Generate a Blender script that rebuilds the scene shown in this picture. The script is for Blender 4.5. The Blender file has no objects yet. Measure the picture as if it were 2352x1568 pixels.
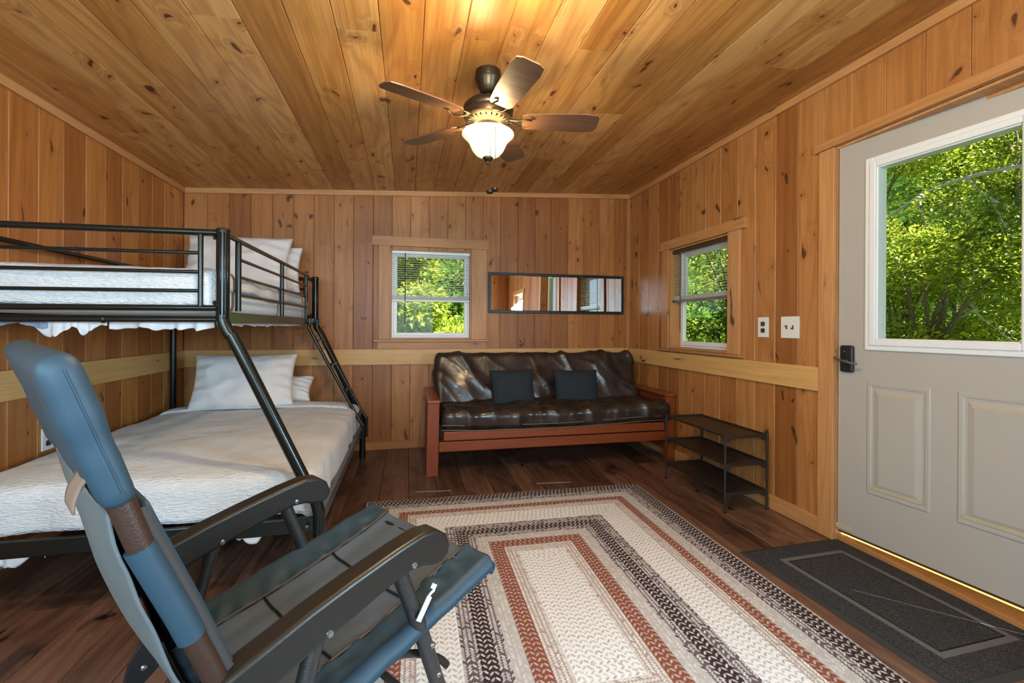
import bpy, bmesh, math, random
import numpy as np
from mathutils import Vector, Matrix, noise
random.seed(7)
rng = np.random.default_rng(11)
PI = math.pi
S = bpy.context.scene
COL = S.collection

# ------------------------------------------------------------------ camera
PAN, ROLL, FPX = 0.2237, 0.00577, 1049.0
cd = bpy.data.cameras.new('camera'); cam = bpy.data.objects.new('camera', cd); COL.objects.link(cam)
F = Vector((math.sin(PAN), math.cos(PAN), 0)); R = Vector((math.cos(PAN), -math.sin(PAN), 0)); U = Vector((0, 0, 1))
cx = R*math.cos(ROLL) + U*math.sin(ROLL); cy = -R*math.sin(ROLL) + U*math.cos(ROLL); cz = -F
m = Matrix.Identity(4)
for i in range(3):
    m[i][0], m[i][1], m[i][2] = cx[i], cy[i], cz[i]
m[2][3] = 1.13
cam.matrix_world = m
cd.sensor_width = 36.0; cd.lens = 36.0*FPX/2352; cd.shift_y = -(784-748.6)/2352; cd.clip_start = 0.02; cd.clip_end = 300
S.camera = cam

# ------------------------------------------------------------------ light
w = bpy.data.worlds.new('sky'); S.world = w; w.use_nodes = True
nt = w.node_tree; bg = nt.nodes['Background']
sk = nt.nodes.new('ShaderNodeTexSky'); sk.sky_type = 'HOSEK_WILKIE'; sk.turbidity = 3.0
sk.sun_direction = (0.45, -0.45, 0.77)
nt.links.new(sk.outputs[0], bg.inputs[0]); bg.inputs[1].default_value = 2.6
sd = bpy.data.lights.new('sun', 'SUN'); sun = bpy.data.objects.new('sun', sd); COL.objects.link(sun)
sd.energy = 23.0; sd.angle = 0.01; sd.color = (1, .95, .86)
sun.location = (8, -6, 12)
sun.rotation_euler = Vector((0.42, -0.44, 0.80)).to_track_quat('Z', 'Y').to_euler()

def area(name, loc, direction, sx, sy, power, color):
    d = bpy.data.lights.new(name, 'AREA'); d.shape = 'RECTANGLE'; d.size = sx; d.size_y = sy
    d.energy = power; d.color = color
    o = bpy.data.objects.new(name, d); COL.objects.link(o); o.location = loc
    o.rotation_euler = Vector(direction).to_track_quat('-Z', 'Z').to_euler(); return o
# area lamps added as daylight stand-ins at the windows behind the viewpoint
area('daylight_fill_rear', (-0.35, -1.72, 1.45), (0.05, 1, -0.02), 1.9, 1.1, 150, (.56, .79, 1))
area('daylight_fill_left', (-1.95, -0.35, 1.45), (1, .25, 0.0), 1.1, 1.1, 50, (.60, .90, .95))
area('daylight_right', (2.40, -0.575, 1.38), (-1, .45, 0.0), .72, .82, 150, (.58, .80, 1))
S.view_settings.view_transform = 'Standard'; S.view_settings.look = 'None'
S.view_settings.gamma = 1.0; S.view_settings.use_curve_mapping = False
S.view_settings.exposure = 0.0

# ------------------------------------------------------------------ node helpers
class NT:
    def __init__(s, name):
        s.m = bpy.data.materials.new(name); s.m.use_nodes = True; s.t = s.m.node_tree
        s.b = s.t.nodes['Principled BSDF']; s.out = s.t.nodes['Material Output']
    def n(s, typ, **kw):
        x = s.t.nodes.new(typ)
        for k, v in kw.items(): setattr(x, k, v)
        return x
    def L(s, a, b): s.t.links.new(a, b)
    def put(s, sock, v):
        if isinstance(v, bpy.types.NodeSocket): s.L(v, sock)
        elif v is not None: sock.default_value = v
    def math(s, op, a, b=None, c=None, clamp=False):
        x = s.n('ShaderNodeMath', operation=op, use_clamp=clamp); s.put(x.inputs[0], a); s.put(x.inputs[1], b)
        if c is not None: s.put(x.inputs[2], c)
        return x.outputs[0]
    def xyz(s, a, b, c=0.0):
        x = s.n('ShaderNodeCombineXYZ'); s.put(x.inputs[0], a); s.put(x.inputs[1], b); s.put(x.inputs[2], c); return x.outputs[0]
    def sep(s, v):
        x = s.n('ShaderNodeSeparateXYZ'); s.L(v, x.inputs[0]); return x.outputs
    def obj(s): return s.n('ShaderNodeTexCoord').outputs['Object']
    def noise(s, v, scale=1.0, detail=2.0, rough=.5, dist=0.0):
        x = s.n('ShaderNodeTexNoise'); s.L(v, x.inputs['Vector']); x.inputs['Scale'].default_value = scale
        x.inputs['Detail'].default_value = detail; x.inputs['Roughness'].default_value = rough; x.inputs['Distortion'].default_value = dist
        return x.outputs['Fac']
    def mr(s, v, a, b, c=0.0, d=1.0, smooth=True):
        x = s.n('ShaderNodeMapRange', clamp=True); x.interpolation_type = 'SMOOTHSTEP' if smooth else 'LINEAR'
        s.put(x.inputs[0], v); s.put(x.inputs[1], a); s.put(x.inputs[2], b); s.put(x.inputs[3], c); s.put(x.inputs[4], d); return x.outputs[0]
    def mix(s, f, a, b, mode='MIX'):
        x = s.n('ShaderNodeMix', data_type='RGBA', blend_type=mode)
        s.put(x.inputs[0], f)
        for i, v in ((6, a), (7, b)):
            if isinstance(v, tuple): x.inputs[i].default_value = (*v[:3], 1)
            else: s.L(v, x.inputs[i])
        return x.outputs[2]
    def ramp(s, f, stops, const=False):
        x = s.n('ShaderNodeValToRGB'); e = x.color_ramp.elements
        if const: x.color_ramp.interpolation = 'CONSTANT'
        while len(e) < len(stops): e.new(0.5)
        for i, (p, c) in enumerate(stops): e[i].position = p; e[i].color = (*c, 1)
        s.put(x.inputs[0], f); return x.outputs[0]
    def bump(s, h, strength=.3, dist=.01):
        x = s.n('ShaderNodeBump'); x.inputs['Strength'].default_value = strength; x.inputs['Distance'].default_value = dist
        s.L(h, x.inputs['Height']); s.L(x.outputs[0], s.b.inputs['Normal'])
    def set(s, color=None, rough=None, metal=None, spec=None, coat=None):
        if color is not None:
            if isinstance(color, tuple): s.b.inputs['Base Color'].default_value = (*color, 1)
            else: s.L(color, s.b.inputs['Base Color'])
        if rough is not None: s.put(s.b.inputs['Roughness'], rough)
        if metal is not None: s.b.inputs['Metallic'].default_value = metal
        if spec is not None: s.b.inputs['Specular IOR Level'].default_value = spec
        if coat is not None: s.b.inputs['Coat Weight'].default_value = coat
        return s.m

def plain(name, color, rough=.5, metal=0, var=.12, nscale=30, bump=0, bscale=200, spec=None):
    t = NT(name); o = t.obj(); f = t.noise(o, nscale, 3)
    c = t.mix(f, tuple(max(0, x*(1-var)) for x in color), tuple(min(1, x*(1+var)) for x in color))
    t.set(c, rough, metal, spec)
    if bump: t.bump(t.noise(o, bscale, 2), bump, .002)
    return t.m

def wood(name, across, along, tones, knot=.62, ring=.30, rough=.42, knotcol=(.055, .020, .010), halo=(.30, .10, .03), kv=3.3, ku=5.8, dirt=0, ringf=9.0):
    t = NT(name); P = t.sep(t.obj()); A = t.n('ShaderNodeAttribute', attribute_name='rnd').outputs['Color']
    r = t.n('ShaderNodeSeparateColor'); t.L(A, r.inputs[0]); r0, r1, r2 = r.outputs
    ax = {'X': 0, 'Y': 1, 'Z': 2}
    u = t.math('ADD', P[ax[across]], t.math('MULTIPLY', r0, 13.7)); v = t.math('ADD', P[ax[along]], t.math('MULTIPLY', r1, 23.1))
    z3 = t.math('MULTIPLY', r2, 9.0)
    n1 = t.noise(t.xyz(t.math('MULTIPLY', u, 26.0), t.math('MULTIPLY', v, 1.2), z3), 1, 5, .6)
    fine = t.noise(t.xyz(t.math('MULTIPLY', u, 160.0), t.math('MULTIPLY', v, 4.0), z3), 1, 3, .6)
    n2 = t.noise(t.xyz(t.math('MULTIPLY', u, 5.0), t.math('MULTIPLY', v, .55), z3), 1, 1.5, .45, .3)
    wob = t.noise(t.xyz(t.math('MULTIPLY', u, 40.0), t.math('MULTIPLY', v, 18.0), z3), 1, 2)
    vo = t.n('ShaderNodeTexVoronoi', voronoi_dimensions='2D'); vo.inputs['Scale'].default_value = 1.0
    wa = t.noise(t.xyz(t.math('MULTIPLY', u, 9.0), t.math('MULTIPLY', v, 4.0), z3), 1, 2); wb = t.noise(t.xyz(t.math('MULTIPLY', u, 9.0), t.math('MULTIPLY', v, 4.0), t.math('ADD', z3, 7.7)), 1, 2)
    t.L(t.xyz(t.math('MULTIPLY_ADD', u, ku, t.math('MULTIPLY', wa, 1.1)), t.math('MULTIPLY_ADD', v, kv, t.math('MULTIPLY', wb, 1.3))), vo.inputs['Vector'])
    vc = t.n('ShaderNodeSeparateColor'); t.L(vo.outputs['Color'], vc.inputs[0])
    off = t.math('MULTIPLY', t.math('LESS_THAN', vc.outputs[0], 1-knot), 5.0)
    kd = t.math('ADD', t.math('ADD', vo.outputs['Distance'], off), t.math('MULTIPLY', t.math('SUBTRACT', wob, .5), .06))
    rad = t.math('MULTIPLY_ADD', t.math('POWER', vc.outputs[1], 3.0), .085, .028)
    hl = t.mr(kd, .0, .42, 1, 0)
    ph = t.math('ADD', t.math('MULTIPLY', n2, ringf), t.math('MULTIPLY', t.math('MULTIPLY', hl, hl), 2.2))
    sn = t.math('MULTIPLY_ADD', t.math('SINE', t.math('MULTIPLY', ph, 6.283)), .5, .5)
    rg = t.math('POWER', sn, 2.5)
    tone = t.math('ADD', t.math('MULTIPLY', r2, .55), t.math('MULTIPLY', t.mr(n1, .25, .75), .40))
    c = t.ramp(tone, tones)
    c = t.mix(t.math('MULTIPLY', rg, ring), c, halo, 'MIX')
    c = t.mix(t.mr(n1, .50, .78, 0, .35), c, halo)
    c = t.mix(t.mr(fine, .35, .75, 0, .26), c, tuple(x*.55 for x in halo))
    c = t.mix(t.math('MULTIPLY', t.math('POWER', hl, 2.6), .55), c, halo)
    if dirt:
        dn = t.noise(t.xyz(t.math('MULTIPLY', u, 7.0), t.math('MULTIPLY', v, 2.0), z3), 1, 4, .65)
        c = t.mix(t.mr(dn, .50, .68, 0, dirt), c, (.02, .013, .012))
    core = t.mr(t.math('DIVIDE', kd, rad), .55, 1.5, 1, 0)
    inner = t.mr(t.math('DIVIDE', kd, rad), .25, .75, .82, 1)
    c = t.mix(t.math('MULTIPLY', core, inner), c, knotcol)
    t.set(c, t.math('MULTIPLY_ADD', fine, .15, rough-.07), spec=.45)
    t.bump(t.math('ADD', t.math('MULTIPLY', fine, .3), rg), .08, .002)
    return t.m

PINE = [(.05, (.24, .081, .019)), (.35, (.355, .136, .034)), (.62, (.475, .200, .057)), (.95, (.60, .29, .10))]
PINEL = [(.05, (.29, .094, .020)), (.35, (.41, .152, .034)), (.62, (.53, .218, .055)), (.95, (.66, .32, .10))]
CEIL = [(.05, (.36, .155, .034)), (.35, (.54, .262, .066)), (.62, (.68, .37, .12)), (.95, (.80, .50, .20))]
PALE = [(.05, (.66, .38, .13)), (.5, (.77, .47, .18)), (.95, (.85, .58, .26))]
CASE = [(.05, (.46, .20, .065)), (.5, (.56, .27, .10)), (.95, (.68, .36, .15))]
FLR = [(.05, (.065, .034, .024)), (.35, (.12, .062, .042)), (.65, (.19, .098, .064)), (.95, (.29, .17, .11))]
M = {}
M['wall_b'] = wood('knotty_pine_back', 'X', 'Z', PINE, .74, ku=6.6, kv=3.9)
M['wall_s'] = wood('knotty_pine_side', 'Y', 'Z', PINEL, .74, ku=6.6, kv=3.9)
M['wall_r'] = wood('knotty_pine_right', 'Y', 'Z', PINE, .74, ku=6.6, kv=3.9)
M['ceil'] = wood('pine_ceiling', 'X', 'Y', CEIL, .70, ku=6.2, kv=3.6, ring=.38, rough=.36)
M['floor'] = wood('dark_floor_planks', 'X', 'Y', FLR, .55, ring=.35, rough=.34, knotcol=(.008, .005, .004), halo=(.035, .015, .01), dirt=.75)
M['pale_x'] = wood('pale_pine_rail', 'Z', 'X', PALE, .30, ring=.16, halo=(.50, .28, .10), ku=9, kv=2.2)
M['pale_y'] = wood('pale_pine_rail_side', 'Z', 'Y', PALE, .30, ring=.16, halo=(.50, .28, .10), ku=9, kv=2.2)
M['case_x'] = wood('pine_casing_x', 'Z', 'X', CASE, .08, ring=.2, ku=9, kv=2.2)
M['case_y'] = wood('pine_casing_y', 'Z', 'Y', CASE, .08, ring=.2, ku=9, kv=2.2)
M['case_zx'] = wood('pine_casing_upright', 'X', 'Z', CASE, .08, ring=.2, ku=9, kv=2.2)
M['case_zy'] = wood('pine_casing_upright_side', 'Y', 'Z', CASE, .08, ring=.2, ku=9, kv=2.2)
RED = [(.05, (.19, .038, .009)), (.5, (.26, .060, .015)), (.95, (.33, .088, .024))]
M['cherry_x'] = wood('cherry_wood_x', 'Z', 'X', RED, 0.0, ring=.12, rough=.36, halo=(.15, .025, .01))
M['cherry_z'] = wood('cherry_wood_z', 'X', 'Z', RED, 0.0, ring=.12, rough=.36, halo=(.15, .025, .01))
M['cherry_y'] = wood('cherry_wood_y', 'X', 'Y', RED, 0.0, ring=.12, rough=.30, halo=(.15, .025, .01))
M['blade'] = wood('dark_walnut_blade', 'Y', 'X', [(.1, (.14, .068, .036)), (.9, (.22, .11, .058))], 0, ring=.2, halo=(.02, .01, .006))
M['vinyl'] = plain('white_vinyl', (.90, .91, .91), .35, var=.02)
M['slat_w'] = plain('white_slat', (.90, .91, .90), .4, var=.02)
M['slat_b'] = plain('tan_slat', (.76, .72, .68), .3, var=.04)
M['brownrail'] = plain('dark_brown_rail', (.07, .035, .02), .4)
M['door'] = plain('door_paint', (.43, .402, .372), .42, var=.03, nscale=6)
M['scuff'] = plain('yellowed_paint', (.50, .42, .28), .5, var=.12)
M['doorwhite'] = plain('door_light_frame', (.78, .79, .80), .3, var=.02)
M['black'] = plain('black_paint', (.012, .012, .013), .35, var=.2)
M['blackmetal'] = plain('black_metal', (.022, .022, .021), .28, .6, var=.15, spec=.6)
M['shelf'] = plain('shelf_metal', (.045, .038, .033), .42, .5, var=.3, nscale=8)
M['bunk'] = plain('bunk_tube_black', (.018, .022, .020), .24, .55, var=.1, spec=.7)
M['bronze'] = plain('bronze', (.055, .042, .028), .35, .8, var=.2)
M['lockblk'] = plain('lock_black', (.05, .05, .05), .38, .7)
M['satin'] = plain('satin_lever', (.35, .36, .38), .25, .9)
M['plate'] = plain('wall_plate', (.80, .80, .77), .35, var=.02)
M['recept'] = plain('receptacle_brown', (.06, .04, .025), .4)
M['rubber'] = plain('rubber_edge', (.035, .038, .042), .55)
M['tape'] = plain('old_tape', (.30, .27, .24), .6, var=.3, nscale=60)
M['gunmetal'] = plain('hammered_tube', (.085, .082, .082), .38, .75, var=.25, nscale=120, bump=.4, bscale=420)
M['armplast'] = plain('arm_plastic', (.017, .014, .011), .36, var=.2, nscale=60, bump=.15, bscale=500)
M['blue'] = plain('blue_polyester', (.022, .054, .082), .55, var=.12, nscale=14, bump=.15, bscale=900)
M['bluedk'] = plain('dark_seat_polyester', (.085, .118, .155), .38, var=.15, nscale=9, bump=.1, bscale=900, spec=.55)
M['greymesh'] = plain('grey_backing', (.115, .130, .140), .7, var=.1, nscale=12)
M['webbing'] = plain('dark_webbing', (.045, .042, .042), .8, bump=.4, bscale=700)
M['brownpipe'] = plain('brown_piping', (.07, .035, .018), .6)
M['tan'] = plain('tan_strap', (.20, .125, .09), .8)
M['whitetag'] = plain('white_lever', (.75, .75, .73), .4)
M['brownslv'] = plain('brown_tube', (.06, .03, .02), .45, .3, bump=.4, bscale=420)
M['navy'] = plain('navy_linen', (.012, .020, .028), .85, var=.35, nscale=60, bump=.3, bscale=500)
M['grayhem'] = plain('blue_grey_liner', (.22, .28, .38), .8)
M['greyside'] = plain('grey_side_rail', (.10, .11, .12), .35, .3)

def cloth(name, color, sx, sy, strength, rough=.85, dist=.004, trans=0):
    t = NT(name); o = t.sep(t.obj())
    v = t.xyz(t.math('MULTIPLY', o[0], sx), t.math('MULTIPLY', o[1], sy), t.math('MULTIPLY', o[2], sy))
    h = t.noise(v, 1, 2, .5, .3); big = t.noise(t.obj(), 5, 3)
    c = t.mix(t.mr(big, .3, .7), tuple(x*.93 for x in color), color)
    t.set(c, rough, spec=.2); t.bump(t.math('ADD', h, t.math('MULTIPLY', big, .5)), strength, dist)
    t.b.inputs['Sheen Weight'].default_value = .15
    return t.m
M['cover'] = cloth('white_seersucker', (.72, .74, .76), 42, 175, .85, dist=.012)
M['sheet'] = cloth('white_sheet', (.78, .77, .78), 14, 14, .15)
M['pillow'] = cloth('white_pillowcase', (.78, .76, .76), 9, 9, .25, dist=.01)
M['mattress'] = cloth('pale_mattress', (.70, .76, .80), 10, 10, .1)

# leather
t = NT('brown_leather'); o = t.obj()
c = t.mix(t.mr(t.noise(o, 7, 4), .3, .7), (.020, .012, .010), (.046, .030, .024))
t.set(c, t.mr(t.noise(o, 9, 3), .3, .7, .20, .36), spec=.5); t.bump(t.noise(o, 7, 3, .5, .4), .22, .03); M['leather'] = t.m
M['piping'] = plain('worn_piping', (.14, .105, .09), .35)

# woven cane
t = NT('woven_cane'); o = t.sep(t.obj())
a_ = t.math('SINE', t.math('MULTIPLY', o[1], 420)); b_ = t.math('SINE', t.math('MULTIPLY', o[2], 420))
f_ = t.mr(t.math('MULTIPLY', a_, b_), -.2, .3); t.set(t.mix(f_, (.02, .010, .005), (.12, .06, .03)), .7); t.bump(f_, .6, .003); M['cane'] = t.m

# glass, mirror, lamp
def glass(name, tint=(1, 1, 1), gl=.05):
    t = NT(name); t.t.nodes.remove(t.b)
    a = t.n('ShaderNodeBsdfTransparent'); a.inputs[0].default_value = (*tint, 1)
    g = t.n('ShaderNodeBsdfGlossy'); g.inputs['Roughness'].default_value = .02
    mx = t.n('ShaderNodeMixShader'); mx.inputs[0].default_value = gl
    t.L(a.outputs[0], mx.inputs[1]); t.L(g.outputs[0], mx.inputs[2]); t.L(mx.outputs[0], t.out.inputs[0]); return t.m
M['glass'] = glass('window_glass', (.97, .985, .97), .004)
M['mirror'] = plain('mirror_silver', (.88, .88, .87), .01, 1, var=.0)
t = NT('mirror_silver_wavy'); t.set((.86, .86, .85), .015, 1); t.bump(t.noise(t.obj(), 1.6, 0), .22, .012); M['mirror'] = t.m
t = NT('frosted_lamp_glass'); t.set((.95, .88, .78), .4)
lw = t.n('ShaderNodeLayerWeight'); lw.inputs[0].default_value = .35
t.b.inputs['Emission Strength'].default_value = 1.0
e = t.ramp(lw.outputs['Facing'], [(0, (1.05, .86, .52)), (.45, (.80, .68, .50)), (1, (.60, .46, .32))]); t.L(e, t.b.inputs['Emission Color']); M['lamp'] = t.m

# braided rug
HW, HL = .92, 1.235
t = NT('braided_rug'); o = t.sep(t.obj())
ax = t.math('SUBTRACT', HW, t.math('ABSOLUTE', o[0])); ay = t.math('SUBTRACT', HL, t.math('ABSOLUTE', o[1]))
d = t.math('MINIMUM', ax, ay); isx = t.math('LESS_THAN', ax, ay)
tt = t.math('ADD', t.math('MULTIPLY', isx, o[1]), t.math('MULTIPLY', t.math('SUBTRACT', 1, isx), o[0]))
p = t.math('DIVIDE', d, .0335); row = t.math('FLOOR', p); sd_ = t.math('SUBTRACT', t.math('FRACT', p), .5); fp = t.math('ABSOLUTE', sd_)
side = t.math('SIGN', sd_)
def fleck(shift, seed):
    q = t.math('ADD', t.math('DIVIDE', tt, .026), t.math('ADD', t.math('MULTIPLY', fp, 1.1), t.math('ADD', t.math('MULTIPLY', row, .37), shift)))
    fq = t.math('ABSOLUTE', t.math('SUBTRACT', t.math('FRACT', q), .5))
    wn = t.n('ShaderNodeTexWhiteNoise', noise_dimensions='3D'); t.L(t.xyz(t.math('ADD', row, seed), t.math('FLOOR', q), side), wn.inputs['Vector'])
    ell = t.math('ADD', t.math('POWER', t.math('DIVIDE', t.math('SUBTRACT', fp, .245), .21), 2.0), t.math('POWER', t.math('DIVIDE', fq, .235), 2.0))
    return t.mr(ell, .75, 1.2, 1, 0), wn.outputs['Value']
fl, rv = fleck(0.0, 0); fl2, rv2 = fleck(0.5, 40)
DK, MX, GY, RU, SP, WH = 'DK', 'MX', 'GY', 'RU', 'SP', 'WH'
bands = [(0, WH), (.005, DK), (.085, MX), (.140, GY), (.203, RU), (.253, SP), (.305, WH), (.455, MX), (.512, DK), (.575, MX), (.612, GY), (.672, RU), (.738, SP), (.80, WH)]
basec = {DK: (.045, .028, .034), MX: (.13, .11, .125), GY: (.50, .50, .50), RU: (.27, .085, .050), SP: (.42, .34, .32), WH: (.86, .88, .90)}
flc = {DK: (.62, .61, .60), MX: (.66, .65, .66), GY: (.66, .66, .66), RU: (.50, .45, .45), SP: (.80, .80, .79), WH: (.58, .60, .62)}
dn = t.math('DIVIDE', d, .92)
bc = t.ramp(dn, [(x/.92, basec[k]) for x, k in bands], True); fc = t.ramp(dn, [(x/.92, flc[k]) for x, k in bands], True)
lv2 = {MX: .55, SP: .9, GY: 1.0, DK: 0, RU: 0, WH: 0}
full = t.ramp(dn, [(x/.92, (lv2[k],)*3) for x, k in bands], True)
k2 = t.math('MULTIPLY', fl2, t.math('LESS_THAN', rv2, full))
keep = t.math('MAXIMUM', fl, k2)
shade = t.mr(t.math('MULTIPLY_ADD', k2, t.math('SUBTRACT', rv2, rv), rv), 0, 1, .70, 1.08, False)
fcs = t.mix(1.0, fc, t.xyz(shade, shade, shade), 'MULTIPLY')
c = t.mix(t.math('MULTIPLY', keep, .96), bc, fcs)
edge = t.mr(t.math('SUBTRACT', .5, fp), .0, .035, .35, 0)
c = t.mix(edge, c, (.22, .21, .21))
t.set(c, .9, spec=.15); t.bump(keep, .25, .002); M['rug'] = t.m

# door mat
MW_, ML_ = .285, .435
t = NT('mat_carpet'); o3 = t.obj(); o = t.sep(o3)
d = t.math('MINIMUM', t.math('SUBTRACT', MW_, t.math('ABSOLUTE', o[0])), t.math('SUBTRACT', ML_, t.math('ABSOLUTE', o[1])))
nn = t.noise(o3, 260, 2, .7); rib = t.math('SINE', t.math('MULTIPLY', o[0], 900))
c = t.mix(t.mr(nn, .3, .7), (.016, .018, .021), (.085, .088, .095))
ln = t.math('MULTIPLY', t.mr(d, .092, .096), t.mr(d, .118, .122, 1, 0))
c = t.mix(t.math('MULTIPLY', ln, .55), c, (.22, .225, .24))
gv = t.math('MULTIPLY', t.mr(d, .120, .122), t.mr(d, .124, .127, 1, 0)); c = t.mix(gv, c, (.006, .006, .006))
t.set(c, .95, spec=.1); t.bump(t.math('ADD', nn, t.math('MULTIPLY', rib, .15)), .5, .004); M['mat'] = t.m

def leafmat(name, c0, c1, c2):
    t = NT(name); a = t.n('ShaderNodeAttribute', attribute_name='rnd').outputs['Fac']
    col = t.ramp(a, [(.0, c0), (.55, c1), (1.0, c2)]); t.t.nodes.remove(t.b)
    df = t.n('ShaderNodeBsdfDiffuse'); tr = t.n('ShaderNodeBsdfTranslucent'); gl = t.n('ShaderNodeBsdfGlossy'); gl.inputs['Roughness'].default_value = .45
    t.L(col, df.inputs[0]); t.L(t.mix(1, col, (1.15, 1.08, .7), 'MULTIPLY'), tr.inputs[0])
    m1 = t.n('ShaderNodeMixShader'); m1.inputs[0].default_value = .42; t.L(df.outputs[0], m1.inputs[1]); t.L(tr.outputs[0], m1.inputs[2])
    m2 = t.n('ShaderNodeMixShader'); m2.inputs[0].default_value = .05; t.L(m1.outputs[0], m2.inputs[1]); t.L(gl.outputs[0], m2.inputs[2])
    t.L(m2.outputs[0], t.out.inputs[0]); return t.m
M['leaf'] = leafmat('leaf_green', (.09, .17, .02), (.38, .50, .06), (.78, .82, .16))
M['leafd'] = leafmat('leaf_deep_green', (.04, .09, .014), (.18, .28, .04), (.50, .58, .11))
M['leafy'] = leafmat('leaf_yellow', (.35, .42, .02), (.60, .62, .03), (.80, .78, .10))
M['bark'] = plain('bark', (.24, .20, .165), .9, var=.4, nscale=20, bump=.5, bscale=60)
M['palebark'] = plain('pale_bark', (.80, .77, .72), .85, var=.3, nscale=20)
t = NT('undergrowth'); o = t.obj(); t.set(t.mix(t.mr(t.noise(o, 3, 6, .7), .4, .6), (.012, .035, .006), (.06, .12, .02)), 1, spec=0); M['ground'] = t.m
M['ext'] = plain('outside_cladding', (.20, .13, .08), .8)
M['roof'] = plain('roof_boards', (.12, .08, .05), .8)

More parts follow.
